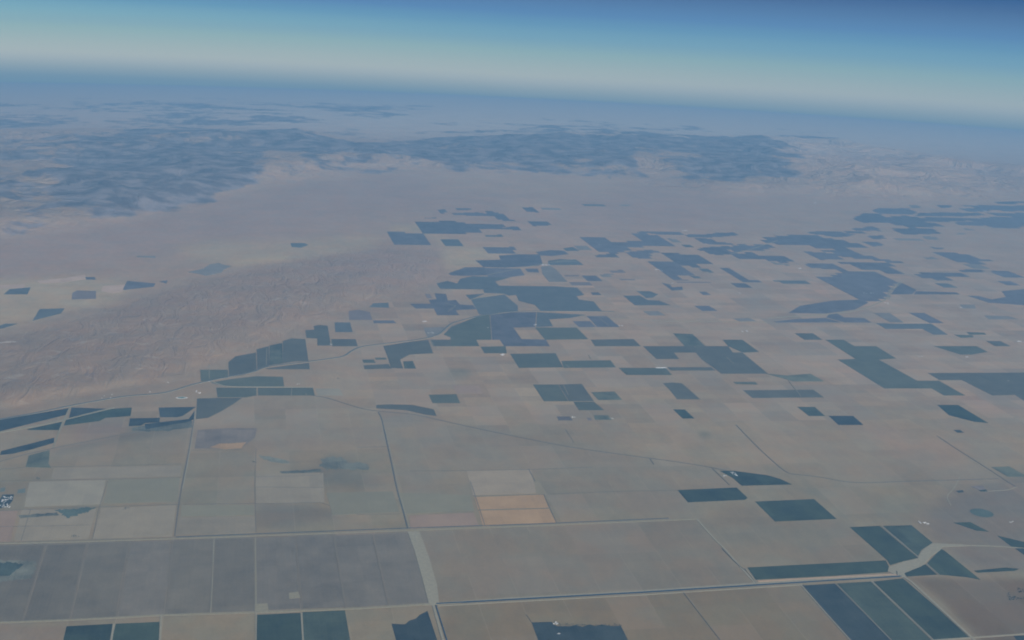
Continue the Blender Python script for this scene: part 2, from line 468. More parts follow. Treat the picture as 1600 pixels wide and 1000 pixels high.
SOIL_PATCHES = [
 # gentle fans below the ranges
 ('(-80,380)(120,352)(400,300)(700,270)(1000,290)(1200,312)(1400,322)(1400,360)(900,365)(640,340)(400,380)(0,440)(-80,440)', (0.31,0.25,0.235), 0.9, 30),
 ('(650,268)(800,270)(960,275)(1000,300)(860,308)(700,300)', (0.37,0.31,0.25), 0.7, 20),
 ('(780,318)(870,316)(900,322)(800,330)', (0.40,0.34,0.25), 0.6, 10),
 ('(1200,300)(1300,300)(1420,300)(1400,330)(1200,340)(1120,310)', (0.37,0.29,0.25), 0.7, 25),
 ('(1210,225)(1600,265)(1600,300)(1400,306)(1260,300)', (0.44,0.36,0.31), 0.8, 16),
 # bare hills
 (LOW_HILLS, (0.26,0.205,0.17), 0.80, 34),
 ('(560,390)(700,386)(700,440)(600,450)(480,430)', (0.28,0.23,0.22), 0.6, 20),
 # pale farmland left of the hills
 ('(0,436)(60,436)(130,430)(190,440)(200,455)(180,472)(120,484)(50,500)(0,510)', (0.38,0.345,0.27), 0.8, 8),
 ('(270,385)(330,376)(450,378)(560,368)(600,372)(580,388)(440,408)(350,416)(300,405)', (0.36,0.325,0.255), 0.75, 10),
 ('(350,408)(450,398)(450,406)(370,416)', (0.43,0.38,0.26), 0.6, 5),
 ('(610,352)(660,353)(660,362)(612,362)', (0.38,0.35,0.25), 0.7, 4),
 ('(690,385)(790,388)(782,404)(752,406)(752,416)(700,425)(690,405)', (0.39,0.355,0.27), 0.8, 6),
 ('(690,452)(755,452)(757,460)(740,458)(690,458)', (0.39,0.33,0.26), 0.7, 4),
 ('(660,362)(700,372)(730,385)(690,386)', (0.37,0.34,0.27), 0.7, 5),
 # valley floor, pinker to the east
 ('(800,320)(960,330)(960,380)(860,395)(820,360)', (0.345,0.285,0.26), 0.6, 20),
 ('(1180,300)(1600,330)(1600,640)(1300,620)(1160,560)(1100,460)(960,420)(1100,400)', (0.315,0.275,0.245), 0.7, 40),
 ('(480,560)(840,570)(840,640)(700,650)(560,632)(490,600)', (0.325,0.275,0.22), 0.8, 20),
 ('(960,640)(1600,640)(1600,730)(1400,750)(1240,736)(1100,720)(960,700)', (0.305,0.265,0.205), 0.7, 30),
 ('(1380,680)(1500,690)(1500,720)(1400,720)', (0.36,0.27,0.20), 0.6, 16),
 ('(1340,665)(1420,672)(1420,690)(1370,688)', (0.37,0.275,0.22), 0.6, 10),
 ('(1480,615)(1540,622)(1560,640)(1600,640)(1600,646)(1530,642)', (0.40,0.28,0.23), 0.6, 8),
 ('(1310,570)(1350,590)(1340,600)(1300,585)', (0.39,0.30,0.25), 0.6, 8),
 ('(1270,440)(1300,446)(1350,466)(1290,466)(1250,475)(1230,455)', (0.40,0.31,0.26), 0.6, 8),
 # greenish stubble in front of the curved road
 ('(350,625)(490,620)(590,645)(700,662)(880,700)(1100,730)(1160,760)(1060,800)(860,800)(830,736)(700,736)(640,800)(610,700)(400,700)(310,665)', (0.255,0.235,0.20), 0.9, 8),
 ('(650,830)(1090,812)(1178,914)(690,938)', (0.225,0.205,0.175), 0.9, 4),
 ('(1090,815)(1180,784)(1210,816)(1310,812)(1330,824)(1386,876)(1168,886)', (0.225,0.21,0.175), 0.9, 8),
 ('(1160,757)(1330,757)(1440,800)(1420,820)(1310,812)(1280,780)', (0.22,0.215,0.18), 0.8, 10),
 ('(1340,752)(1480,752)(1460,785)(1400,775)', (0.30,0.275,0.20), 0.7, 10),
 ('(1440,800)(1600,740)(1600,860)(1500,850)(1450,845)', (0.19,0.175,0.165), 0.85, 16),
 ('(1480,770)(1560,770)(1560,800)(1490,800)', (0.17,0.16,0.16), 0.7, 14),
 ('(1480,852)(1600,862)(1600,890)(1520,890)', (0.205,0.185,0.175), 0.8, 8),
 ('(1420,902)(1600,905)(1600,1000)(1530,1000)(1470,940)', (0.155,0.12,0.08), 0.9, 8),
 ('(0,978)(100,978)(100,1000)(0,1000)', (0.245,0.205,0.175), 0.9, 4),
 ('(690,944)(1180,916)(1252,914)(1340,1010)(700,1010)', (0.215,0.185,0.125), 0.9, 4),
 ('(0,848)(637,828)(683,940)(400,956)(0,976)', (0.19,0.185,0.18), 0.85, 4),
 ('(1380,740)(1470,700)(1600,760)(1600,840)(1500,830)', (0.215,0.195,0.175), 0.4, 20),
 # darker weedy patches
 ('(85,797)(150,793)(140,803)(115,810)(95,806)', (0.05,0.075,0.07), 0.75, 6),
 ('(500,716)(530,713)(575,725)(575,735)(540,737)(505,732)', (0.15,0.15,0.12), 0.6, 8),
 ('(440,735)(505,728)(570,740)(600,760)(560,765)(500,755)', (0.15,0.155,0.145), 0.6, 12),
 ('(400,785)(500,790)(540,810)(450,825)(400,820)', (0.14,0.14,0.14), 0.6, 10),
 ('(85,704)(140,689)(205,674)(300,664)(230,684)(150,696)(80,712)', (0.12,0.125,0.115), 0.7, 6),
 ('(195,660)(300,650)(302,672)(240,672)(200,676)', (0.15,0.155,0.13), 0.6, 6),
 ('(1090,675)(1110,675)(1112,682)(1092,682)', (0.15,0.16,0.13), 0.6, 4),
 ('(700,577)(735,577)(735,590)(700,590)', (0.22,0.215,0.18), 0.8, 5),
 ('(300,668)(400,668)(390,700)(335,700)(300,690)', (0.24,0.20,0.165), 0.8, 8),
 ('(120,665)(200,658)(200,672)(150,684)(115,690)', (0.25,0.19,0.175), 0.7, 7),
 ('(280,800)(300,740)(400,735)(400,780)', (0.225,0.22,0.185), 0.7, 8),
 ('(1190,500)(1340,470)(1300,480)(1240,500)', (0.16,0.17,0.17), 0.5, 10),
]

SCRUB += [
 ('(-80,300)(50,318)(130,322)(250,300)(330,285)(380,288)(250,325)(125,348)(40,364)(-80,368)', 0.55, 12),
 ('(380,262)(480,262)(560,255)(620,258)(640,268)(500,276)(400,286)', 0.42, 12),
 ('(640,190)(900,186)(1100,200)(1180,214)(1000,206)(820,208)(640,216)', 0.35, 10),
]

FLAT_GROUND = ['(290,427)(320,416)(345,410)(365,416)(350,428)(310,434)', '(185,455)(195,436)(262,436)(262,445)(200,457)', '(110,452)(155,450)(155,470)(110,472)', '(0,500)(60,480)(105,480)(100,495)(30,512)(0,518)', '(540,482)(585,482)(585,503)(540,503)', '(570,470)(612,470)(612,484)(570,484)', '(445,376)(490,376)(490,390)(445,390)',
 '(470,512)(520,500)(560,500)(560,545)(470,545)', '(350,560)(400,545)(440,530)(490,525)(490,580)(350,595)', '(305,574)(360,574)(360,600)(305,600)', '(0,640)(60,632)(170,610)(320,590)(320,660)(0,700)']
SCRUB += [
 ('(-80,160)(200,158)(520,160)(700,166)(660,174)(300,172)(-80,172)', 0.55, 8),
 ('(-80,184)(250,180)(480,182)(460,194)(200,198)(-80,200)', 0.55, 10),
]

SCRUB += [('(130,262)(300,262)(400,272)(330,300)(240,318)(150,325)(90,308)', 1.25, 22), ('(1080,226)(1190,232)(1228,258)(1215,286)(1150,292)(1090,270)', 1.0, 14), ('(780,222)(960,212)(1040,220)(1000,246)(880,256)(780,250)', 0.95, 14)]

SCRUB += [('(1195,236)(1260,244)(1300,262)(1260,268)(1215,262)', 0.5, 16), ('(1150,280)(1240,276)(1250,296)(1160,304)', 0.15, 14)]

def lerp3(a, b, t): return np.array(a) * (1 - t)[..., None] + np.array(b) * t[..., None]
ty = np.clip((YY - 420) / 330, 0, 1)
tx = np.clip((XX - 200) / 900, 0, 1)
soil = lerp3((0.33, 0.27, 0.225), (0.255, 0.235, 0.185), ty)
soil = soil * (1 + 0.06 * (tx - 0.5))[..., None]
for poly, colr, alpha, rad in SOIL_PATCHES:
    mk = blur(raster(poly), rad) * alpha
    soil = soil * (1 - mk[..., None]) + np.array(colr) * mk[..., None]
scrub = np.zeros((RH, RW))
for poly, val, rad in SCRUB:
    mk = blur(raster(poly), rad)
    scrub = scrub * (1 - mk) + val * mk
far_haze = np.clip((290 - YY) / 110, 0, 1)  # lightens distant soil in its colour, standing in for haze
horizon_haze = np.clip((225 - YY + 0.035 * (XX - 500)) / 40, 0, 1) * np.clip(0.35 + XX / 1100, 0, 1)  # horizon land painted paler so its edge melts into the haze
soil = soil * lerp3(lerp3((1.10, 0.98, 0.76), (0.93, 0.86, 0.66), ty), (1.45, 1.35, 1.25), far_haze)
soil = soil * (1 - 0.85 * horizon_haze)[..., None] + np.array((0.60, 0.54, 0.45)) * (0.85 * horizon_haze)[..., None]
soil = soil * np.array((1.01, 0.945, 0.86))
hill = np.clip(blur(raster(LOW_HILLS), 40), 0, 1)
keep = np.zeros((RH, RW))
for poly in FLAT_GROUND: keep = np.maximum(keep, blur(raster(poly), 8) * 1.6)
hill = hill * np.clip(1 - keep, 0, 1)
mount = np.zeros((RH, RW))
for poly in MOUNTAINS: mount = np.maximum(mount, blur(raster(poly), 34, 9))
zone_w = np.where(YY > 420, 1.15, 0.35) * np.where(YY > 660, 0.42, 1.0) * np.where((XX < 560) & (YY < 640), 0.3, 1.0)
farm = blur(zone_w, 16) * blur(np.clip(1 - raster(LOW_HILLS) - (blur(mount, 10) > 0.05), 0, 1) * (YY > 300), 14)

rows = np.concatenate([np.linspace(995, 420, 290), np.linspace(418, 160, 210)])
dist = np.hypot(*pix2uv(np.stack([np.full(len(rows), 800.0), rows], 1)).T)
hor = math.acos(RE / (RE + H)) * RE
far = np.concatenate([np.linspace(dist[-1], hor, 14)[1:], np.linspace(hor, 255e3, 4)[1:]])
dist = np.concatenate([[20.0, 3000, 6000, 9000, 12000, 14500, 16000, 17200], dist[dist > 17700], far])
az = np.concatenate([np.linspace(-180, -26, 40)[:-1], np.linspace(-26, 26, 680), np.linspace(26, 180, 40)[1:]])
AZ, D = np.meshgrid(np.radians(az) - 0.0, dist)
gx, gy = D * np.sin(AZ), D * np.cos(AZ)
c_, n_ = math.cos(GRID), math.sin(GRID)
TUV = np.stack([(gx * c_ - gy * n_).ravel(), (gx * n_ + gy * c_).ravel()], 1)
flat = uv2xyz(TUV, 0.0)
pp, depth = xyz2pix(flat)
ok = depth > 100
px = np.where(ok, np.clip(pp[:, 0], 1, 1599), 800)
py = np.where(ok, np.clip(pp[:, 1], 1, 999), 999)
def samp(a):
    fx, fy = np.clip((px - 1) / 2, 0, RW - 1.001), np.clip((py - 1) / 2, 0, RH - 1.001)
    ix, iy = fx.astype(int), fy.astype(int)
    tx_, ty_ = fx - ix, fy - iy
    if a.ndim == 3: tx_, ty_ = tx_[:, None], ty_[:, None]
    return (a[iy, ix] * (1 - tx_) + a[iy, ix + 1] * tx_) * (1 - ty_) + (a[iy + 1, ix] * (1 - tx_) + a[iy + 1, ix + 1] * tx_) * ty_
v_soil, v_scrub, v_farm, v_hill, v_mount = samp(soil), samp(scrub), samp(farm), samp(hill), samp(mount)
u_, w_ = TUV[:, 0], TUV[:, 1]
relief = v_mount * (20 + 900 * fbm(u_ / 9000, w_ / 9000, 11, 5, True) ** 1.6) * np.clip(v_mount * 1.3, 0, 1)
relief += np.clip((v_hill - 0.5) * 2, 0, 1) * (25 + 130 * fbm(u_ / 2300, w_ / 2300, 31, 5, True))
relief = np.where(D.ravel() > hor * 1.3, 0, relief)
alt_pos = flat * ((RE + 0.0) / RE)
rad = flat + np.array([0, 0, RE]); rad /= np.linalg.norm(rad, axis=1, keepdims=True)
tv = flat + rad * relief[:, None]
nr, nc = D.shape
idx = np.arange(nr * nc).reshape(nr, nc)
quads = np.stack([idx[:-1, :-1], idx[1:, :-1], idx[1:, 1:], idx[:-1, 1:]], -1).reshape(-1, 4)[:, ::-1]
qm, qh = v_mount[quads].mean(1), v_hill[quads].mean(1)
def terrain(name, sel):
    q = quads[sel]
    used, inv = np.unique(q.ravel(), return_inverse=True)
    me = bpy.data.meshes.new(name)
    me.vertices.add(len(used)); me.vertices.foreach_set('co', tv[used].astype(np.float32).ravel())
    me.loops.add(q.size); me.loops.foreach_set('vertex_index', inv.astype(np.int32).ravel())
    me.polygons.add(len(q))
    me.polygons.foreach_set('loop_start', np.arange(0, q.size, 4, dtype=np.int32))
    me.update(calc_edges=True)
    lay = me.uv_layers.new(name='grid')
    lay.data.foreach_set('uv', (TUV[used][inv.ravel()] / HALF).astype(np.float32).ravel())
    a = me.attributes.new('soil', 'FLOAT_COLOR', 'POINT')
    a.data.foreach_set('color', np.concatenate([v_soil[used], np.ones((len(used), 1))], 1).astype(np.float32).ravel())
    for nm, arr in (('scrub', v_scrub), ('farm', v_farm), ('hill', v_hill), ('mount', v_mount)):
        a = me.attributes.new(nm, 'FLOAT', 'POINT'); a.data.foreach_set('value', arr[used].astype(np.float32))
    me.polygons.foreach_set('use_smooth', np.ones(len(q), bool))
    me.materials.append(SOIL)
    me.validate()
    o = bpy.data.objects.new(name, me)
    scene.collection.objects.link(o)
    o['kind'] = 'structure'
    return o
terrain('mountains', qm > 0.12)
terrain('hills', (qm <= 0.12) & (qh > 0.25))
terrain('ground', (qm <= 0.12) & (qh <= 0.25))

# ------------------------------------------------------------------ fields: one object each.  tone | label | corners in the photo
Z = {}
def zone(group, text):
    Z[group] = [l.split('|') for l in text.strip().splitlines() if l.strip()]
zone('dark fields along the bottom edge', '''
d|dark green field at the bottom edge, left one of the pair beside a pale lane|(104,979)(176,975)(172,1000)(163,1060)(88,1060)(99,1000)
d|dark green field at the bottom edge, right one of the pair beside a pale lane|(181,975)(249,972)(248,1000)(246,1060)(165,1060)(175,1000)
d|square dark teal bottom field, west of the white lane that splits the pair|(402,961)(469,958)(472,1000)(476,1060)(401,1060)(401,1000)
t|square dark teal bottom field, east of the white lane that splits the pair|(473,957)(539,954)(547,1000)(556,1060)(478,1060)(475,1000)
b|blue field with a stepped ragged top edge beside the canal bend|(612,975)(633,976)(640,970)(650,967)(656,961)(668,955)(683,1000)(703,1060)(635,1060)(619,1000)
b|blue field with a ragged weedy top edge at the bottom centre|(831,973)(862,972)(864,976)(871,979)(890,979)(900,977)(910,980)(921,976)(930,979)(940,976)(955,979)(970,978)(981,1000)(1011,1060)(863,1060)(841,1000)
b|long blue diagonal strip under the straight canal, westmost of three side by side|(1256,915)(1304,912)(1391,1000)(1450,1060)(1384,1060)(1331,1000)
t|long grey green diagonal strip under the canal, middle one of three side by side|(1308,912)(1360,909)(1455,1000)(1518,1060)(1453,1060)(1394,1000)
d|long dark green diagonal strip beside the pale lane, eastmost of three under the canal|(1365,909)(1411,904)(1462,948)(1514,996)(1460,1000)
b|small blue corner field in the bottom right corner|(1584,994)(1640,991)(1700,1050)(1630,1050)
d|long narrow dark green strip running just above the straight canal|(1168,887)(1384,876)(1389,886)(1387,894)(1300,900)(1181,906)
d|dark green slanted field touching the pale wash, west of its thin white lane|(1328,824)(1374,822)(1434,872)(1412,877)(1391,883)(1386,875)
t|grey green slanted field above the pale wash, east of its thin white lane|(1380,822)(1424,821)(1457,848)(1440,859)(1437,864)(1434,869)
d|dark green pointed triangle field east of the pale wash|(1470,858)(1475,860)(1532,906)(1511,902)(1467,898)(1449,880)
d|small dark wedge field tucked between the pale wash and the pointed triangle field|(1446,882)(1464,898)(1417,901)(1413,896)
d|thin dark hedge-like strip east of the pointed triangle field|(1522,892)(1570,887)(1592,889)(1585,892)(1527,895)
''')
zone('dark fields east of the curved road', '''
d|dark parallelogram field standing alone, southmost of the stair-step trio below the white farm|(1180,784)(1272,780)(1307,811)(1211,815)
d|flat dark green parallelogram above the end of the straight tree line|(1059,766)(1151,762)(1168,778)(1164,781)(1075,785)
d|dark wedge field tapering east from the white farm on the curved road|(1125,736)(1147,736)(1200,743)(1220,749)(1237,757)(1200,758)(1159,759)(1145,747)
d|thin dark triangle just below the round irrigated field|(1490,817)(1516,816)(1545,831)(1525,829)
d|dark slanted strip at the right edge south of the round field|(1558,837)(1600,847)(1660,862)(1640,870)(1580,854)
b|small dark strip at the right edge below the other slanted strip|(1586,857)(1600,859)(1640,866)(1600,867)
g|faded green field beside the diagonal road at the right edge|(1549,730)(1577,729)(1600,742)(1612,745)(1575,745)
b|tiny dark blue plot nearest the bare round scar, north of the circle|(1494,767)(1504,766)(1506,769)(1498,770)
p|small purple plot under the end of the diagonal road|(1517,760)(1535,759)(1540,765)(1530,766)
d|small dark plot beside the purple plot under the diagonal road|(1529,766)(1541,765)(1543,768)(1533,768)
d|dark green field with slanted sawn-off end on the eastern plain|(1465,633)(1497,633)(1544,661)(1522,659)(1483,649)
b|tiny lone blue plot on the bare eastern plain|(1490,672)(1500,672)(1506,676)(1496,676)
b|small blue parallelogram, lower one of two stepping down the eastern plain|(1295,650)(1333,650)(1349,664)(1310,664)
t|small teal parallelogram, upper one of two stepping down the eastern plain|(1246,636)(1273,636)(1289,650)(1264,650)
b|long low blue strip field crossed by a white lane on the eastern plain|(1161,610)(1271,609)(1287,621)(1176,622)
g|teal wedge field with a faded western tip above the long low strip|(1197,584)(1230,587)(1266,584)(1288,596)(1240,596)(1222,591)
g|thin faded green strip just west of the long low blue strip|(1146,597)(1180,597)(1184,601)(1150,600)
d|dark blue tilted square, smallest of the plots south of the patchy square|(1052,640)(1070,640)(1085,654)(1067,654)
b|patchy blue and purple parallelogram with a rounded top corner|(1036,599)(1050,598)(1065,599)(1075,607)(1094,624)(1058,624)(1047,610)
t|largest teal stepped field, running diagonally in three blocks on the east plain|(1290,531)(1318,531)(1335,541)(1369,541)(1400,560)(1373,562)(1433,595)(1467,595)(1508,618)(1475,618)(1456,607)(1382,607)(1309,562)(1337,561)
b|very long dark block running off the right edge|(1450,583)(1700,582)(1700,680)(1600,626)(1586,617)(1551,618)(1503,594)(1468,594)
''')
zone('dark fields in the middle of the valley floor', '''
d|dark blue green square, upper west block of the isolated L shaped group|(833,601)(872,601)(888,627)(850,627)
b|dark blue square, upper east block of the isolated L shaped group|(873,601)(909,600)(928,627)(889,627)
d|dark teal foot of the isolated L shaped group|(896,628)(928,628)(944,641)(905,641)
g|pale green strip attached to the isolated L shaped group|(924,613)(960,612)(972,625)(935,625)
p|small purple pen plot below the L group with white edges|(870,651)(890,651)(895,657)(873,657)
p|tiny purple square between two pen plots|(917,653)(923,653)(925,657)(919,657)
g|small faded green pen plot below the L group|(928,649)(950,649)(955,656)(930,656)
d|lone dark parallelogram above the curved road|(670,617)(713,616)(719,630)(676,630)
b|curved dark striped plot hugging the curved road|(588,633)(610,632)(645,633)(678,640)(682,650)(665,648)(635,641)(588,638)
t|dark field with sheds along its top edge, west half of a long row|(967,575)(1040,575)(1050,586)(979,586)
b|narrow dark strip east of the row of white sheds|(1043,574)(1111,574)(1118,579)(1048,579)
d|dark field with a sloping end, lower west of the two joined blocks|(797,553)(868,552)(880,574)(811,575)
t|teal field with a tiny white track, lower east of the two joined blocks|(877,564)(954,563)(962,574)(881,575)
d|dark square north of the lone white shed beside a lane|(751,542)(790,541)(792,552)(757,552)
d|dark parallelogram just below the canal woods, sharp cornered|(836,512)(901,512)(919,530)(852,531)
d|small dark green strip touching the striped block|(895,502)(922,502)(931,511)(905,511)
b|striped dark blue parallelogram with thin pale lines|(917,494)(948,494)(968,511)(933,511)(925,502)
b|flat blue strip stepping east below the sharp cornered block|(923,531)(990,530)(1001,541)(930,541)
b|dark strip with a square foot in the centre of the plain|(1005,541)(1085,541)(1090,551)(1053,551)(1061,561)(1026,561)(1015,551)
b|large dark diagonal block with thin white tracks in the centre right plain|(1086,541)(1138,541)(1145,551)(1160,551)(1200,584)(1127,584)(1113,573)(1097,562)(1088,552)
d|dark cap field standing on the large diagonal block|(1129,531)(1160,531)(1186,550)(1160,551)(1138,541)
g|faded green cap field above the large diagonal block|(1052,521)(1082,522)(1102,541)(1070,541)
g|pale green square alone north of the cap fields|(1005,486)(1028,486)(1040,493)(1015,493)
b|lone small blue square east of the L shaped teal field|(1085,478)(1108,478)(1121,486)(1098,486)
t|L shaped teal field pointing east on the open plain|(974,462)(1000,462)(1012,469)(1030,470)(1048,477)(992,477)
t|small teal cap joined to the L shaped teal field|(995,455)(1015,455)(1028,460)(1020,465)(1010,466)
b|tiny dark plot, smallest above the lone blue square|(1092,456)(1103,456)(1111,461)(1099,461)
b|tiny dark plot beside the east tip of the large river woods block|(923,457)(935,457)(940,461)(926,461)
p|small grey purple strip between the tiny dark plots and the far blocks|(967,436)(992,436)(994,438)(970,438)
g|faded sliver field east of the striped plain|(1145,498)(1170,497)(1182,502)(1155,502)
b|small blue parallelogram with two faded neighbours, on the mid plain|(909,431)(932,431)(942,440)(920,440)
g|faded strip touching the small blue parallelogram on its east side|(935,429)(955,428)(958,432)(938,432)
p|thin grey strip west of the small blue parallelogram|(882,430)(905,430)(905,432)(883,432)
p|faded purple strip just below the small blue parallelogram|(890,440)(915,440)(923,446)(895,446)
p|very faint grey strip north east of the small blue parallelogram|(952,423)(975,422)(980,427)(955,427)
''')
zone('dark blocks along the winding canal', '''
t|large dark orchard south of the winding canal, its western block|(693,523)(705,511)(750,493)(765,492)(768,531)(744,531)(749,541)(705,541)(704,527)
d|large dark orchard south of the winding canal, its middle block|(766,492)(800,488)(838,488)(836,511)(802,512)(815,530)(853,531)(859,541)(788,541)(781,531)(769,531)
t|dark orchard tapering east along the south bank of the canal|(839,488)(915,492)(890,497)(858,499)(864,510)(838,511)
b|dark strip under the bend of the winding canal|(672,531)(704,531)(705,541)(677,541)
g|mixed green plot with a white farm inside the canal bend|(662,512)(695,511)(697,516)(685,524)(668,527)(664,518)
b|long blue wedge field below the canal, stepping down to the west|(599,541)(635,535)(669,531)(677,552)(640,554)(625,562)(630,576)(611,575)(605,556)
t|small teal strip, upper west of the comb shaped group|(566,562)(584,562)(587,567)(568,567)
b|small teal strip, lower west of the comb shaped group|(568,571)(607,569)(612,576)(570,577)
g|tiny faded strip topping the comb shaped group|(586,559)(603,559)(604,562)(587,562)
g|small pale green square with a white patch ending the comb shaped group|(630,565)(645,564)(650,576)(632,576)
t|dark field with a rounded corner at the foot of the bare hills|(577,480)(583,474)(607,473)(608,481)
b|thin dark strip alone below the round cornered field|(583,501)(615,501)(619,505)(584,505)
p|purple grey plot with a dark rim at the foot of the hills|(545,486)(560,484)(578,488)(582,500)(546,500)
t|teal square at the foot of the hills with a pinkish corner|(523,504)(547,504)(551,519)(524,519)
b|dark upright block between two squares below the hills|(490,510)(497,508)(512,509)(517,540)(496,540)(496,529)
b|blue square west of the upright block below the hills|(477,516)(495,515)(496,529)(479,528)
b|blue strip stepping down towards the winding canal|(518,530)(556,530)(559,541)(519,541)
b|deep blue block ending the orchards north of the canal|(442,533)(455,529)(477,530)(482,564)(460,565)(442,568)
g|green grey upright block between two deep blue orchards|(421,540)(441,536)(442,568)(421,571)
b|narrow deep blue upright block north of the canal|(401,546)(420,541)(421,571)(402,578)
b|dark orchard with a curved hill side edge above the canal|(357,566)(368,557)(400,551)(401,579)(380,586)(358,589)
t|low dark field crossed by a pale lane at the west start of the orchards|(313,578)(356,578)(357,590)(329,594)(314,596)
t|dark teal strip between the winding canal and its pale side channel|(330,598)(358,593)(400,588)(442,589)(444,604)(352,604)
b|long thin sliver just below the canal under the deep blue block|(415,576)(483,567)(484,577)(420,577)
d|dark field below the pale side channel, west half|(338,606)(401,606)(401,618)(385,621)(340,621)
d|dark field below the pale side channel, east half|(403,606)(489,606)(492,618)(403,618)
b|dull blue wedge below the pale side channel, fading to stubble|(308,623)(340,622)(378,622)(362,633)(345,643)(325,653)(306,655)
''')
zone('dark strips at the left edge', '''
b|long dark strip above the pale band at the left edge|(-60,667)(0,656)(108,638)(104,648)(0,674)(-60,690)
b|thin dark wedge above the pale band, east of the lane|(112,637)(140,638)(170,639)(107,656)
d|dark strip below the pale band, east of the lane|(103,656)(175,639)(206,637)(204,650)(165,653)(155,658)(100,665)
d|small dark triangle below the pale band, west of the lane|(42,671)(98,659)(92,672)(45,672)
b|dark tapering strip south of the pink stubble at the left edge|(2,705)(85,684)(84,692)(50,702)(20,709)(0,711)
g|faded green patch field between lane and weedy stream bed|(45,712)(78,703)(76,725)(80,731)(40,730)
b|dark blue block on the straight lane, notched underneath|(248,637)(306,636)(285,650)(276,652)(250,652)
b|dark blue block west of the notched block|(203,654)(250,653)(249,660)(227,661)(220,665)(201,666)
b|dull blue strip below the notched block, meeting the straight lane|(226,663)(250,660)(295,655)(304,642)(303,655)(290,660)(228,671)
''')
zone('fields behind the bare hills', '''
t|teal field nearest the left edge behind the hills|(6,460)(15,452)(48,449)(43,460)
t|teal four sided field with a brown top edge behind the hills|(51,501)(62,483)(101,482)(95,490)
t|thin teal sliver cut by the left edge of the hills|(-20,516)(8,506)(27,506)(5,513)
b|tiny dark plot at the tip of the orange straw behind the hills|(133,433)(148,433)(150,437)(135,437)
b|blue field beside an orange patch behind the hills|(192,452)(199,439)(243,443)(240,448)(195,453)
b|small blue crumb of a field east of the blue field|(249,440)(262,438)(260,443)
g|thin faded strip far behind the hills|(213,400)(243,400)(243,403)(215,402)
g|irregular grey blue marshy patch behind the hills|(293,425)(318,420)(328,413)(342,411)(350,414)(362,416)(350,421)(346,426)(322,431)(310,428)
t|lone dark plot in the pale fan below the mountains|(454,380)(476,380)(482,383)(470,387)(456,386)
p|purple grey plot inside the pale farmland behind the hills|(113,458)(120,454)(150,455)(150,467)(112,468)
''')
zone('far fields below the mountains', '''
b|tiny steep dark plot at the head of the far field cluster|(683,328)(692,327)(698,334)(686,334)
b|thin upper sliver east of the tiny steep plot|(712,325)(735,326)(735,328)(714,328)
b|long thin blue strip of the far cluster|(708,333)(745,332)(765,334)(765,338)(710,336)
b|blue diagonal strip trailing east from the long thin strip|(760,330)(768,330)(787,335)(797,343)(805,345)(785,345)(772,339)(765,336)
b|largest blue block of the far field cluster|(644,346)(688,346)(690,344)(708,345)(715,348)(741,350)(751,364)(700,366)(655,365)
b|blue strip joined to the east of the largest far block|(743,350)(784,350)(788,356)(800,359)(760,358)(746,357)
b|small far strip at the east end of the joined blue strip|(790,355)(808,354)(818,360)(800,360)
t|thin dark lens of field by a pale patch in the far cluster|(758,367)(785,367)(788,370)(762,370)
b|pale blue green parallelogram west of the far cluster|(607,363)(659,364)(669,382)(619,381)
t|small neat dark parallelogram south of the largest far block|(690,374)(713,374)(722,384)(698,384)
p|faint grey sliver north west of the largest far block|(660,340)(680,340)(680,342)(662,341)
b|flat blue strip topping the central mass of dark fields|(754,387)(803,386)(806,396)(760,396)
b|far blue parallelogram east of the diagonal strip|(814,324)(833,324)(843,332)(822,331)
g|faded strip trailing from the far blue parallelogram|(843,325)(875,325)(880,328)(850,328)
t|long thin teal dash under the mountain foot|(908,319)(944,320)(947,322)(912,322)
g|short faint dash east of the long teal dash|(968,319)(985,320)(985,322)(970,322)
b|lone far parallelogram south of the faded strip|(824,346)(853,346)(864,352)(835,353)
''')
zone('central mass of dark fields', '''
b|dark core block of the central mass with a pale strip above it|(745,407)(783,406)(780,400)(805,398)(842,398)(846,412)(840,415)(790,418)(757,417)
b|dark pointed block at the west tip of the central mass|(702,427)(727,418)(756,418)(763,430)(722,431)(705,430)
b|dark block beneath the core block, with a pale bite to its east|(758,419)(812,420)(819,430)(795,433)(764,433)
t|dark wide block along the west side of the central mass|(684,443)(700,439)(715,443)(720,436)(738,432)(795,434)(772,440)(778,446)(757,452)(690,451)
t|largest dark block of the central mass, stepped along its east side|(757,449)(780,447)(865,448)(900,450)(906,456)(911,461)(899,463)(903,468)(925,471)(937,485)(845,485)(836,476)(812,470)(808,461)(797,462)(788,459)(760,458)
t|thin dark sliver north of the curving side channel|(728,461)(757,459)(740,466)(735,468)
t|rounded dark block between the side channel and the winding canal|(737,468)(788,461)(797,469)(808,478)(808,486)(780,488)(765,492)(750,491)(745,482)
p|tiny dark tooth plot, westmost of the ragged group|(664,459)(672,460)(675,466)(668,466)
b|ragged dark block with pale loops, west of the side channel|(680,459)(697,460)(700,470)(712,469)(718,476)(738,477)(743,483)(718,484)(712,485)(717,492)(684,492)(679,482)(671,469)(683,468)
b|flat dark strip leading into the ragged block|(642,475)(675,475)(678,482)(650,482)
g|faded blue slanted block running down from the bright white farm|(846,417)(860,416)(868,421)(886,440)(858,440)(848,428)
b|small dark bite shaped plot west of the slanted block|(820,420)(840,420)(842,426)(825,425)
t|dark field with crossing pale tracks east of the bright white farm|(857,408)(875,405)(900,406)(911,414)(857,414)
b|dark strip north of the field with crossing tracks|(838,394)(860,391)(880,392)(888,397)(862,400)(845,399)
t|small dark strip stepping towards the far east band|(880,388)(895,386)(905,392)(885,392)
''')
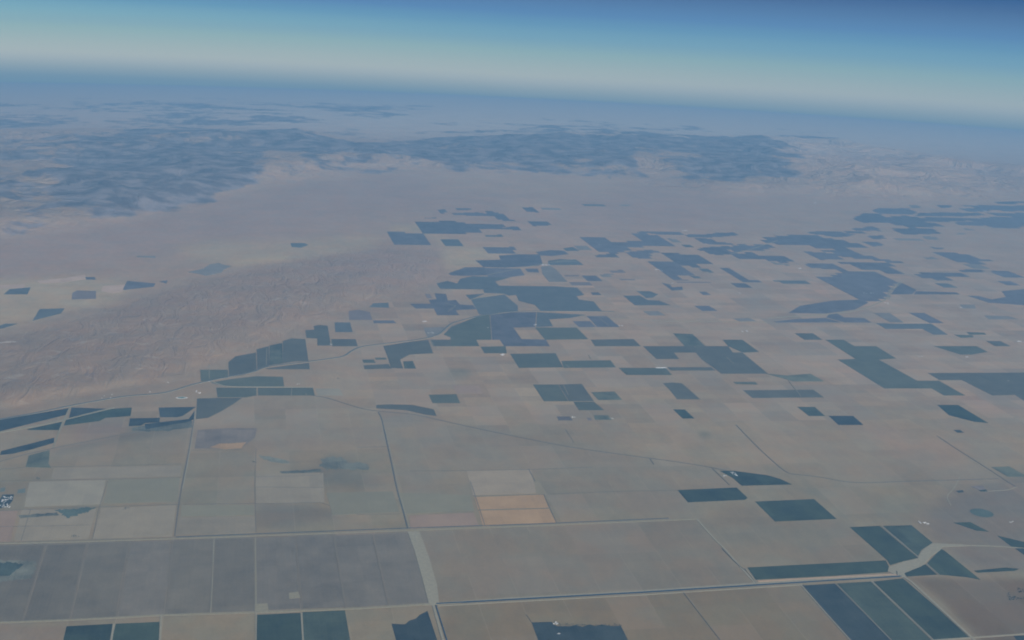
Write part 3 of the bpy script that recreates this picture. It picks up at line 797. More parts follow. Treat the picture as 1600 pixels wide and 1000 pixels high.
zone('dark fields of the far eastern band', '''
b|broad dark block at the west end of the eastern band|(905,370)(937,370)(957,378)(962,377)(990,379)(1030,385)(980,386)(985,392)(965,397)(940,394)(918,384)
b|thin dark strip below the broad west block|(925,401)(945,397)(958,396)(970,402)(950,402)
g|faded strip west of the broad west block|(898,384)(915,384)(920,387)(925,391)(905,390)
b|wide dark block with a pale notch in the eastern band|(987,367)(1000,363)(1028,368)(1048,378)(1055,384)(1030,385)(975,385)(962,379)(998,376)
b|thin top strip of the eastern band under a white shed|(1002,362)(1060,362)(1070,367)(1030,367)
b|thin blue strip east of the white shed on the band top|(1072,366)(1098,367)(1120,364)(1148,363)(1152,368)(1110,371)(1074,371)
b|small diagonal dark plot below the thin blue strip|(1085,372)(1108,373)(1120,378)(1140,380)(1150,383)(1100,381)
b|flat dark strip with a pale top in the eastern band|(1090,389)(1110,386)(1138,385)(1139,397)(1125,399)(1108,397)
g|faint blue plot in a pale gap of the eastern band|(1040,372)(1058,374)(1066,378)(1050,379)
t|tiny lens shaped plot below the faint blue plot|(1065,383)(1075,382)(1083,386)(1070,387)
b|dark plot with ragged ends under the wide notched block|(975,394)(1020,390)(1030,394)(1013,397)(1021,404)(995,404)(983,398)
b|dark parallelogram with a saw toothed east edge|(1035,396)(1082,397)(1108,412)(1085,413)(1092,418)(1068,416)(1055,408)
b|dark block south west of the saw toothed field, by a white farm|(1005,408)(1050,409)(1068,418)(1068,421)(1078,422)(1086,430)(1064,429)(1070,436)(1050,436)(1033,426)(1020,417)
t|small slanted sliver east of the saw toothed field|(1093,420)(1110,421)(1114,426)(1100,424)
t|tiny flat lens south of the slanted sliver|(1077,431)(1092,432)(1096,435)(1085,435)
b|small dark boot shaped plot below the long thin lines|(1034,442)(1047,445)(1050,449)(1066,448)(1067,453)(1050,454)
p|short thin line of crop above the boot shaped plot|(1048,437)(1072,437)(1078,439)(1055,439)
p|very long thin line of crop beside a white shed|(1056,441)(1108,441)(1110,442.5)(1058,442.5)
b|long slanted blue field, steepest of the eastern band|(1125,419)(1143,419)(1184,441)(1167,442)
b|small flat blue plot under the steep slanted field|(1141,443)(1163,443)(1173,449)(1150,449)
t|thin teal strip with a pale roof-like strip above it|(1208,438)(1260,438)(1270,444)(1225,444)
''')
zone('dark fields of the farthest right band', '''
b|dark field crossed by a pale diagonal road, farthest east band|(1140,385)(1165,382)(1170,384)(1197,382)(1208,386)(1195,391)(1172,391)(1155,394)(1141,396)
b|dark strip south of the pale diagonal road|(1141,398)(1170,394)(1185,399)(1215,401)(1230,402)(1240,408)(1225,411)(1205,408)(1175,404)(1150,403)
g|small faded tail under the strip south of the diagonal road|(1200,409)(1224,412)(1233,415)(1215,414)
b|small top plot at the crest of the farthest band|(1258,364)(1280,361)(1310,362)(1335,366)(1325,370)(1300,370)(1285,367)
b|widest dark block of the farthest band|(1222,369)(1245,366)(1275,368)(1290,372)(1310,374)(1330,379)(1345,379)(1360,388)(1325,388)(1315,391)(1280,388)(1250,382)(1205,381)(1192,379)(1195,371)
b|dark slanted block under the widest block of the farthest band|(1253,393)(1275,394)(1305,397)(1319,405)(1284,406)
b|long dark strip sloping down east of the widest block|(1284,390)(1325,390)(1345,397)(1370,403)(1420,411)(1395,411)(1360,405)(1330,403)(1300,396)
b|large triangular block with two white specks, by the short canal|(1280,434)(1310,428)(1306,421)(1345,424)(1374,425)(1404,441)(1390,453)(1385,468)(1368,473)(1352,472)
b|long dark cap above the triangular block with a pale gap|(1257,411)(1302,412)(1318,422)(1300,421)(1268,419)
b|dark strip running east above the triangular block|(1304,411)(1385,411)(1416,429)(1400,429)(1374,423)(1344,422)(1330,413)
d|dark triangle just east of the short canal|(1405,442)(1411,443)(1432,453)(1425,460)(1392,460)
b|blue tail extending east from the dark triangle|(1431,455)(1494,457)(1500,460)(1428,460)
b|long irregular strip north east of the short canal|(1418,427)(1500,427)(1515,431)(1480,433)(1500,440)(1475,438)(1440,435)
t|small teal lens south of the long irregular strip|(1462,443)(1480,443)(1495,449)(1475,449)
b|small strip east of the long irregular strip|(1495,422)(1530,421)(1545,425)(1500,425)
b|slanted strip near the right edge, east of the small strip|(1547,423)(1575,423)(1604,434)(1568,434)
b|small lens near the right edge under the slanted strip|(1562,440)(1580,440)(1592,446)(1575,446)
b|dark block cut by the right edge at mid height|(1511,462)(1530,463)(1550,468)(1572,464)(1565,455)(1600,452)(1700,452)(1700,477)(1600,477)(1575,475)(1545,473)
g|faint small plot west of the dark right edge block|(1500,476)(1523,476)(1525,482)(1505,482)
g|thin faded lens, southmost near the dark right edge block|(1538,493)(1575,494)(1592,499)(1545,499)
b|two winged blue field far out on the eastern plain|(1450,394)(1490,395)(1517,399)(1548,408)(1520,408)(1545,413)(1510,412)
g|faded tail below the two winged blue field|(1505,413)(1530,413)(1547,420)(1522,420)
b|low dark strip west of the steep far plots, under the faded streaks|(1330,357)(1360,356)(1372,360)(1340,361)
b|tiny sliver above the two winged blue field|(1450,386)(1472,387)(1475,389)(1460,389)
g|faint lens west of the two winged blue field|(1441,402)(1460,402)(1464,405)(1448,405)
b|dark mass cut by the right edge under the far hills, topmost piece|(1545,315)(1565,309)(1585,301)(1600,295)(1700,290)(1700,316)(1600,317)(1575,320)
b|long middle piece of the dark mass at the right edge|(1500,321)(1540,321)(1575,322)(1620,319)(1700,318)(1700,329)(1580,330)(1545,328)
b|lowest piece of the dark mass at the right edge|(1535,332)(1575,333)(1700,332)(1700,341)(1590,340)(1560,337)
b|blue strip below the dark mass at the right edge|(1545,339)(1600,339)(1640,345)(1590,356)(1560,357)(1530,350)(1515,343)
b|lowest western wing of the far eastern cluster|(1333,342)(1350,333)(1373,334)(1390,341)(1392,348)(1347,348)
b|top block of the far eastern cluster|(1362,328)(1378,325)(1420,326)(1432,332)(1425,335)(1373,334)
b|centre block of the far eastern cluster|(1380,341)(1410,337)(1440,340)(1520,341)(1500,346)(1450,347)(1476,354)(1420,356)(1396,350)
b|long thin eastern arm of the far eastern cluster|(1436,333)(1470,332)(1532,333)(1540,336)(1500,338)(1470,337)(1432,338)
b|bottom block of the far eastern cluster|(1392,357)(1456,357)(1470,365)(1412,367)
b|flat strip under the dark right mass, east of the far cluster|(1490,347)(1535,346)(1560,350)(1530,353)(1500,352)
b|small dark strip between the cluster's arm and the right mass|(1500,326)(1540,325)(1548,330)(1512,331)
b|thin dark strip tying the cluster's centre to its right arm|(1445,333)(1500,332)(1525,337)(1460,338)
b|tiny floating lens above the far eastern cluster|(1463,320)(1485,321)(1488,324)(1470,325)
g|tiny pale lens on top of the far eastern cluster|(1420,320)(1436,321)(1438,325)(1424,325)
b|small lens south west of the far eastern cluster|(1350,353)(1368,355)(1375,361)(1362,360)
b|second small lens below the far eastern cluster|(1355,368)(1380,368)(1382,373)(1365,374)
g|thin faded streak south of the cluster's bottom block|(1395,372)(1435,373)(1445,376)(1405,376)
g|thin faded streak east of the other faded streak|(1442,369)(1458,370)(1470,375)(1450,375)
g|tiny faded dash, upper of two east of the cluster|(1505,357)(1522,358)(1525,360)(1510,360)
g|tiny faded dash, lower of two east of the cluster|(1495,364)(1508,365)(1506,367)(1497,366)
b|thin flat strip north of the widest block's east end|(1320,361)(1350,362)(1352,365)(1322,364)
b|short blue strip at the east end of the widest block|(1347,378)(1375,379)(1380,384)(1362,385)
d|slanted stair step field, upper one on the eastern mid plain|(1420,489)(1444,489)(1475,505)(1453,505)
t|long dark stair step field running under the upper one|(1369,505)(1395,506)(1455,506)(1481,523)(1459,523)(1441,514)(1384,514)
g|faded block leading down to the long stair step field|(1365,489)(1390,489)(1412,504)(1392,504)
b|small dark plot west of the big three block field|(1242,521)(1270,521)(1285,531)(1257,531)
b|long dark sliver under the curving far canal|(1209,503)(1240,499)(1290,497)(1315,504)(1215,504)
b|dark hump joined to the long sliver under the far canal|(1291,496)(1296,491)(1308,490)(1319,496)(1350,497)(1362,504)(1320,504)
b|dusky purple triangle above the far canal|(1232,489)(1250,478)(1300,470)(1345,468)(1357,473)(1335,484)(1290,490)
t|flat teal hexagon field near the right edge|(1459,541)(1526,541)(1543,550)(1519,554)(1500,554)
b|small blue plot north east of the flat hexagon field|(1541,533)(1563,533)(1579,541)(1555,541)
t|small teal lens, lower of two near the hexagon field|(1491,523)(1520,524)(1521,527)(1502,528)
t|small thin lens, upper of two near the hexagon field|(1510,519)(1538,520)(1541,523)(1515,523)
''')
FALLOW = '''
V|violet grey strip cut by the left edge beside the weedy patch|(-60,854)(69,852)(33,971)(-80,975)
V|violet grey strip, second one in from the left edge|(74,852)(134,850)(107,968)(37,971)
V|violet grey strip, third one in from the left edge|(139,850)(200,848)(180,964)(111,968)
G|grey strip, fourth one in from the left edge|(205,847)(266,845)(256,961)(185,964)
V|darker violet grey strip west of the brightest lane|(271,845)(332,843)(328,957)(261,960)
V|violet grey strip east of the brightest lane|(336,843)(396,841)(398,955)(331,957)
G|grey strip with a pale farm yard at its foot|(401,841)(459,839)(469,951)(402,954)
G|grey strip east of the pale farm yard|(463,839)(519,837)(538,949)(474,951)
G|grey strip two west of the wide khaki verge|(523,837)(580,835)(605,946)(542,949)
G|grey strip touching the wide khaki verge|(584,835)(638,833)(669,942)(609,946)
'''
FALLOW2 = '''
O|orange straw field, northern one of the stacked pair|(741,777)(849,773)(857,793)(747,796)
O|orange straw field, southern one of the stacked pair|(748,798)(858,795)(869,817)(754,822)
K|pink stubble strip west of the orange straw fields|(640,806)(740,801)(748,821)(641,826)
P|tan grey square north of the orange straw fields|(729,736)(830,734)(838,771)(739,774)
E|grey green square south of the tan verge strip|(620,770)(735,774)(741,798)(632,803)
T|tan strip above the green bottom lane of the western squares|(84,731)(283,728)(282,744)(80,749)
W|pale square east of the feedlot|(46,753)(165,750)(158,788)(38,792)
E|greenish square between the pale square and the dark double road|(170,750)(281,747)(277,784)(162,787)
T|brownish square bordering the bottom verge west of the dark double road|(158,794)(275,790)(269,838)(145,842)
T|tan stubble with dark streaks below the weedy patch|(34,797)(150,795)(138,842)(22,845)
K|dull pink corner plot at the left edge|(-40,800)(28,798)(16,846)(-60,848)
E|grey square west of the double road, with darker weeds|(510,770)(614,768)(624,800)(520,805)
T|tan square east of the dark double road|(400,740)(505,739)(507,785)(400,787)
E|grey strip between two tan squares above the verge|(284,790)(396,789)(398,805)(282,807)
T|tan strip touching the pale bottom verge|(281,809)(398,807)(399,832)(275,836)
K|small pinkish square north east of the lone dark parallelogram|(707,602)(749,602)(754,615)(713,615)
R|long pinkish straw plot tapering west behind the bare hills|(58,439)(80,436)(100,435)(133,429)(134,436)(100,441)(62,443)
R|pinkish straw plot touching the blue field behind the bare hills|(161,447)(195,445)(191,456)(176,458)(158,455)
R|thin pinkish straw plot at the left edge behind the bare hills|(-20,446)(20,445)(40,444)(37,450)(-20,451)
N|dull brown plot with an orange lower corner beside the dark double road|(309,672)(355,669)(402,669)(398,684)(380,698)(345,701)(304,701)
O|orange lower corner of the dull brown plot|(328,699)(343,693)(360,693)(385,691)(377,700)(352,702)
W|small bright straw plot ending the side channel fields|(493,607)(530,607)(537,618)(497,618)
'''
crop_no = 0
MID_HAZED = {'b': crop_material('mid_blue_crop', (0.092, 0.086, 0.058), 0.35), 'd': crop_material('mid_dark_crop', (0.086, 0.088, 0.054), 0.35), 't': crop_material('mid_teal_crop', (0.094, 0.098, 0.060), 0.35)}  # same crops paled with distance: extra haze put into their colour
FAR_HAZED = {'b': MATS['f'], 'd': MATS['f'], 't': crop_material('far_teal_crop', (0.102, 0.106, 0.096), 0.35), 'g': crop_material('far_thin_crop', (0.20, 0.175, 0.14), 0.3),
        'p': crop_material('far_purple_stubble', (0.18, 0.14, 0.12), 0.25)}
def put_fields(rows_, name, group, alt):
    global crop_no
    for tone, label, pts in rows_:
        crop_no += 1
        a = alt + (crop_no % 7) * 0.3
        P_ = parse(pts)
        if group == 'central mass of dark fields': P_ = P_.mean(0) + (P_ - P_.mean(0)) * 1.035
        far_ = P_[:, 1].mean() < (405 if P_[:, 0].mean() < 900 else 448) and 'behind the bare' not in group and 'central' not in group
        my = P_[:, 1].mean()
        mt = FAR_HAZED[tone] if my < 520 and tone in FAR_HAZED else MID_HAZED[tone] if my < 640 and tone in MID_HAZED else MATS[tone]  # farther fields take the tones with haze mixed into the colour
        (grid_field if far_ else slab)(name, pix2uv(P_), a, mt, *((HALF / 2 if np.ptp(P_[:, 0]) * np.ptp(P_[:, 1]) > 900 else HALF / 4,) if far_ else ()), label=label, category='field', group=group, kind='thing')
for g_, rows_ in Z.items(): put_fields(rows_, 'crop_field', g_, 5.0)
put_fields([l.split('|') for l in FALLOW.strip().splitlines()], 'fallow_field', 'long grey strip fields above the bottom lane', 2.2)
put_fields([l.split('|') for l in FALLOW2.strip().splitlines()], 'stubble_field', 'tan and straw coloured stubble fields', 2.2)

def ragged(pts, seed, amp):
    P = parse(pts); r = random.Random(seed); out = []
    for a, b in zip(P, np.roll(P, -1, axis=0)):
        for k in range(6):
            q = a + (b - a) * k / 6
            out.append(q + np.array([r.uniform(-1, 1) * amp * 2.2, r.uniform(-1, 1) * amp]))
    return np.array(out)
for seed, tone, lab, pts, am in (
    (1, 's', 'broad faded green damp patch at the left edge among the grey strips', '(-40,877)(0,876)(30,876)(56,878)(54,890)(48,904)(20,907)(0,909)(-40,910)', 1.2),
    (2, 'm', 'dark wet core of the damp patch at the left edge', '(-40,880)(0,879)(20,879)(34,882)(26,890)(12,900)(-40,904)', 1.5),
    (3, 'm', 'dark weedy stain below the pale square east of the feedlot', '(86,797)(110,796)(135,793)(150,793)(138,799)(128,802)(112,808)(104,809)(96,803)', 1.3),
    (4, 's', 'faded green stain trailing west of the dark weedy stain', '(30,806)(60,803)(88,801)(92,805)(60,808)(32,810)', 0.8),
    (5, 's', 'blue green weedy patch west of the double road', '(503,716)(520,713)(535,716)(545,722)(574,724)(574,733)(548,734)(530,731)(512,735)(502,728)', 1.5),
    (6, 's', 'thin weedy streak running west from the blue green weedy patch', '(404,711)(420,713)(450,720)(452,724)(430,723)(410,717)', 0.8),
    (7, 's', 'thin weedy line below the weedy streak', '(438,737)(470,735)(502,733)(502,737)(470,739)(440,740)', 0.6),
    (9, 's', 'dull weedy band under the notched dark block', '(205,668)(250,664)(300,657)(302,668)(255,674)(210,674)', 1.2),
):
    crop_no += 1
    slab('weed_patch', pix2uv(ragged(pts, seed, am)), 3.2 + (crop_no % 7) * .3, MATS[tone], label=lab, category='weed patch', group='damp weedy patches', kind='thing')

# the centre-pivot circle
c0 = pix2uv([(1534, 801.5)])[0]
ang = np.linspace(0, 2 * math.pi, 72, endpoint=False)
slab('pivot_field', c0 + 255 * np.stack([np.cos(ang), np.sin(ang)], 1), 4.0, MATS['m'],
     label='round irrigated green field with a pale rim near the right edge', category='field', kind='thing')
pivot = bpy.data.objects['pivot_field']
ringp = np.concatenate([c0 + r_ * np.stack([np.cos(ang), np.sin(ang)], 1) for r_ in (256, 276)])
rv = uv2xyz(ringp, 4.0) - np.array(pivot.location)
link_mesh('rim', rv, [(i, 72 + i, 72 + (i + 1) % 72, (i + 1) % 72) for i in range(72)], FAINT, ringp, pivot)

# ------------------------------------------------------------------ roads, banks and canals
R_ = ribbon
# the winding canal at the foot of the hills
CANAL = '(-60,668)(0,655)(60,645)(105,635)(165,624)(205,618)(245,616)(270,611)(300,601)(327,595)(360,588)(395,582)(405,577)(418,573)(440,570)(483,565)(520,560)(538,557)(548,549)(560,543)(575,540)(620,535)(660,530)(683,524)(694,515)(705,505)(720,501)(750,493)(770,491)(795,487)(840,486)(900,486)(960,487)'
R_('canal_bank', CANAL, 80, DUST, 8.0)
R_('winding_canal', CANAL, 34, WATER, 11.5)
R_('canal_bank', '(728,470)(745,466)(765,462)(785,459)(790,460)', 50, DUST, 9.0)
R_('canal_bank', '(760,430)(790,424)(815,419)(840,414)(855,411)(875,408)(900,405)', 36, DUST, 9.0)
R_('side_channel', '(327,595)(340,600)(352,604.5)(420,605)(489,605)', 45, PALE, 9.0)
R_('canal_bank', '(-60,689)(0,675.5)(60,665.5)(110,654)(150,644)(178,637)', 75, DUST, 9.0)
R_('lane', '(110,636)(103,650)(94,670)(83,700)', 40, DUST, 10.0)
R_('canal_bank', '(1407,440)(1398,447)(1389,455)(1386,468)(1372,474)(1355,481)(1330,487)(1290,492)(1230,495)(1200,497)', 50, DUST, 9.0)
R_('canal_bank', '(1410,441)(1400,449)(1392,456)(1389,468)', 30, DUST, 9.0)
R_('road', '(1141,397)(1170,391)(1190,384)(1215,376)', 45, DUST, 9.0)
R_('dry_wash', '(-30,541)(0,538.5)(12,537)(26,537)', 34, plain_material('white_gravel', (0.5, 0.48, 0.42)), 60.0)
# straight canal at the bottom
SC = '(682,943.5)(800,937)(1000,926)(1180,914.5)(1300,907)(1408,900.5)'
R_('canal_bank', '(660,945)(800,935)(1000,924)(1180,912)(1300,904)(1410,898)', 70, PALE, 5.0, False)
R_('straight_canal', SC, 34, WATER, 11.5, False)
R_('canal_bank', '(684,947)(800,940.5)(1000,930)(1180,918.5)(1254,914)', 26, PALE, 8.0, False)
R_('pink_bank', '(1184,908.5)(1300,902.5)(1392,898)(1402,899)', 50, PINK, 8.0, False)
R_('drain', '(681,946)(698,1000)(718,1060)', 20, WATER, 9.0, False)
R_('lane', '(677,946)(692,1000)(708,1060)', 42, PALE, 8.5, False)
R_('lane', '(0,973)(120,968.5)(250,961.5)(400,957)(560,951)(672,944)', 56, DUST, 6.0, False)
# wide khaki verge running down to the canal
slab('verge', pix2uv(parse('(637,831)(655,830)(670,870)(683,915)(686,941)(670,944)(660,905)(648,862)')), 7.0, PALE, kind='structure')
slab('verge', pix2uv(parse('(451,927)(466,925)(469,934)(452,936)')), 7.3, DUST, kind='structure')
slab('verge', pix2uv(parse('(398,944)(418,943)(420,956)(398,957)')), 7.6, DUST, kind='structure')
# long verge above the strip fields
R_('lane', '(-60,851)(0,849.5)(110,847)(270,842)(400,837.5)(637,829)(850,821)(1045,813)(1090,811)', 40, DUST, 6.5, False)
R_('tree_line_verge', '(275,839.5)(400,834.5)(637,825.5)(850,818.5)(1045,810)', 17, ASPH, 10.0, False)
for a in ('(71,853)(35,971)', '(136,851)(108,969)', '(203,849)(182,965)', '(269,846)(259,961)', '(399,841)(400,956)',
          '(461,840)(472,952)', '(521,838)(540,950)', '(582,836)(607,947)'):
    R_('farm_lane', a, 26, DUST if a[1:4] == '399' else FAINT, 5.0, False)
R_('farm_lane', '(334,844)(333,880)(331,925)(329,958)', 16, PALE, 9.0, False)
R_('farm_lane', '(178,975)(174,1000)(164,1060)', 36, PALE, 7.0, False)
R_('farm_lane', '(252,961)(250,1000)(249,1060)', 34, PALE, 7.0, False)
R_('farm_lane', '(400,957)(400,1000)(400,1060)', 20, PALE, 7.0, False)
R_('farm_lane', '(471,958)(473.5,1000)(477,1060)', 28, PALE, 9.0, False)
# wash
slab('wash', pix2uv(parse('(1387,893)(1389,886)(1395,884)(1412,878)(1434,873)(1438,864)(1445,857)(1457,849)(1475,850)(1505,851)(1516,853)(1473,855)(1468,861)(1456,868)(1447,879)(1440,885)(1413,896)(1416,903)(1405,901)')), 7.2, PALE, kind='structure')
R_('wash_channel', '(1500,852)(1540,853)(1580,855)(1660,862)', 30, PALE, 7.0)
R_('lane', '(1410,900)(1425,910)(1462,944)(1495,975)(1522,1000)(1580,1060)', 52, PALE, 7.0, False)
R_('lane', '(1455,1001)(1514,997)(1600,991)(1680,988)', 42, PALE, 7.4, False)
R_('farm_lane', '(1306,912)(1392,1000)(1451,1060)', 14, PALE, 9.0, False)
R_('farm_lane', '(1362,909)(1458,1000)(1518,1060)', 24, PALE, 9.0, False)
R_('farm_lane', '(1377,822)(1405,845)(1435,871)', 24, PALE, 9.0, False)
R_('farm_lane', '(1448,881)(1468,899)', 16, PALE, 9.0, False)
R_('track', '(1251,914)(1290,958)(1328,1000)(1380,1060)', 26, PALE, 6.0, False)
R_('drain', '(1254.5,914)(1293,958)(1331,1000)(1384,1060)', 12, ASPH, 9.5, False)
R_('track', '(1067,925)(1125,1000)(1170,1060)', 11, BROWN, 6.0, False)
R_('track', '(822,960)(831,973)', 10, BROWN, 6.0, False)
R_('lane', '(1089,811)(1105,830)(1122,848)(1132,857)(1155,884)(1181,913)', 40, PALE, 5.6)
R_('track', '(1128,857)(1150,880)(1165,892)', 14, BROWN, 9.0)
R_('farm_lane', '(1164,888)(1183,912)', 22, PALE, 9.0, False)
# curved road across the middle
R_('curved_road', '(486,618)(510,621)(540,631)(570,640)(590,642.5)(620,645)(650,648)(685,656)(720,664)(800,681)(880,697)(940,706)(1000,714)(1060,722)(1110,730)(1160,741)', 30, BROWN, 5.0)
R_('track', '(1150,664)(1185,700)(1200,714)(1225,736)(1236,741)(1262,743)(1290,747)(1310,751)(1330,754)(1360,754.5)(1420,752)(1500,750)(1560,748)', 26, BROWN, 5.0)
R_('road', '(1464,681)(1500,705)(1540,730)(1570,750)(1588,761)', 22, BROWN, 5.0)
R_('drain', '(1588,761)(1575,766)(1555,767)(1540,767.5)', 16, PALE, 5.0)
R_('track', '(1015,716)(1022,726)', 18, BROWN, 5.0, False)
R_('track', '(1113,732)(1140,758)', 22, BROWN, 5.0, False)
R_('track', '(826,733)(836,752)', 18, BROWN, 5.0, False)
R_('track', '(883,670)(897,692)', 12, BROWN, 5.0, False)
# roads of the western squares
R_('dark_road', '(303,655)(300,675)(296,700)(289,735)(281,775)(273,838)', 24, BROWN, 5.0)
R_('lane', '(306,642)(303,660)(299,690)(292,730)(285,765)', 22, PALE, 4.2)
R_('double_road', '(591,644)(597,655)(604,690)(612,725)(620,765)(629,795)(637,826)', 20, ASPH, 5.0)
R_('lane', '(595,650)(607,690)(614.5,725)(623,765)(632,795)(640,826)', 16, PALE, 4.4)
for a in ('(0,733)(40,730)(110,729)(200,727)(283,725)', '(0,752)(60,750.5)(170,749)(283,746)', '(300,703.5)(350,703)(378,702.5)', '(283,788)(220,790)(160,792)(100,794)(0,798)',
          '(0,823)(80,822)(140,820.5)', '(286,788)(340,787.5)(400,787)', '(400,745)(450,744)(500,742)(505,735)', '(560,699)(605,698)', '(400,787)(500,785)(560,804)(625,803)',
          '(636,800)(740,800)', '(739,775)(851,772.5)', '(747,797)(857,794.5)', '(640,736)(728,735.5)(830,733.5)(925,730)', '(400,761)(505,762)', '(1060,766)(960,768)(860,772)', '(850,773)(870,818)', '(735,752)(758,822)'):
    R_('field_track', a, 13, BROWN, 3.0, False)
for a in ('(145,842)(153,800)(168,752)', '(400,700)(398,760)(400,832)', '(33,845)(48,795)'):
    R_('field_track', a, 12, BROWN, 3.0, False)
R_('stream_bed', '(0,721)(40,710)(85,700)(140,689)(200,677)(260,668)', 26, BROWN, 3.0)
R_('stream_bed', '(1500,745)(1490,765)(1478,775)(1486,790)', 20, PALE, 3.0)
# pale ledges among the eastern farms
for a in ('(1300,616)(1241,619)(1237,609)', '(979,588)(1050,587.5)(1160,586)', '(1240,604)(1250,618)', '(1016,493)(990,510)(880,486)', '(990,498)(1100,502)(1230,504)'):
    pass
for a in ('(905,493)(960,497)(1040,502)(1200,503.5)', '(870,410)(880,409)(905,408)', '(884,570)(890,575)', '(880,601)(888,617)', '(920,555)(924,562)', '(936,497)(952,510)', '(1135,558)(1146,568)', '(455,619)(456,607)', '(401,606)(401,619)', '(478,615)(479,619)', '(327,570)(327,592)', '(416,570)(417,545)', '(1230,592)(1252,620)', '(519,541)(517,532)', '(672,530)(678,541)', '(1280,503)(1310,505)', '(700,487)(712,478)(695,474)'):
    R_('farm_lane', a, 16, DUST, 9.0, False)

# ------------------------------------------------------------------ farmsteads: white sheds
def shed(w, l, h, wallm, roofm):
    bw = [(-w, -l, -3), (w, -l, -3), (w, l, -3), (-w, l, -3), (-w, -l, h), (w, -l, h), (w, l, h), (-w, l, h)]
    wall = (bw + [(0, -l, h + w * .35), (0, l, h + w * .35)], [(0, 1, 5, 4), (1, 2, 6, 5), (2, 3, 7, 6), (3, 0, 4, 7), (4, 5, 8), (6, 7, 9)])
    e, r = w * 1.08, h + w * .35 + .6
    roof = ([(-e, -l * 1.03, h), (0, -l * 1.03, r), (e, -l * 1.03, h), (-e, l * 1.03, h), (0, l * 1.03, r), (e, l * 1.03, h),
             (-e, -l * 1.03, h + .5), (0, -l * 1.03, r + .5), (e, -l * 1.03, h + .5), (-e, l * 1.03, h + .5), (0, l * 1.03, r + .5), (e, l * 1.03, h + .5)],
            [(6, 7, 10, 9), (7, 8, 11, 10), (0, 3, 4, 1), (1, 4, 5, 2), (0, 6, 9, 3), (2, 5, 11, 8), (0, 1, 7, 6), (1, 2, 8, 7), (3, 9, 10, 4), (4, 10, 11, 5)])
    e = bpy.data.objects.new('farm_shed', None); scene.collection.objects.link(e)
    for nm, (v, f), m in (('wall', wall, wallm), ('roof', roof, roofm)):
        me = bpy.data.meshes.new(nm)
        me.from_pydata([tuple(map(float, q)) for q in v], [], f); me.materials.append(m)
        me.uv_layers.new(name='grid')
        o = bpy.data.objects.new(nm, me); scene.collection.objects.link(o); o.parent = e
    e.hide_render = False
    return e
PROTO = [shed(11, 30, 6, GREYM, WHITE), shed(14, 55, 8, GREYM, WHITE), shed(8, 16, 5, GREYM, WHITE)]
used = [False] * 3
def place_shed(size, uv, rot, **props):
    if not used[size]:
        e = PROTO[size]; used[size] = True
    else:
        e = PROTO[size].copy(); scene.collection.objects.link(e)
        for ch in PROTO[size].children:
            c = ch.copy(); scene.collection.objects.link(c); c.parent = e
    p = uv2xyz([uv])[0]
    n = Vector((p[0], p[1], p[2] + RE)).normalized()
    north = uv2xyz([np.asarray(uv) + (0, 100)])[0] - p
    y = Vector(north).normalized(); x = y.cross(n).normalized(); y = n.cross(x)
    c, s = math.cos(rot), math.sin(rot)
    X, Y = x * c + y * s, y * c - x * s
    e.matrix_world = Matrix(((X.x, Y.x, n.x, p[0]), (X.y, Y.y, n.y, p[1]), (X.z, Y.z, n.z, p[2]), (0, 0, 0, 1)))
    for k, v in props.items(): e[k] = v
rnd = random.Random(5)
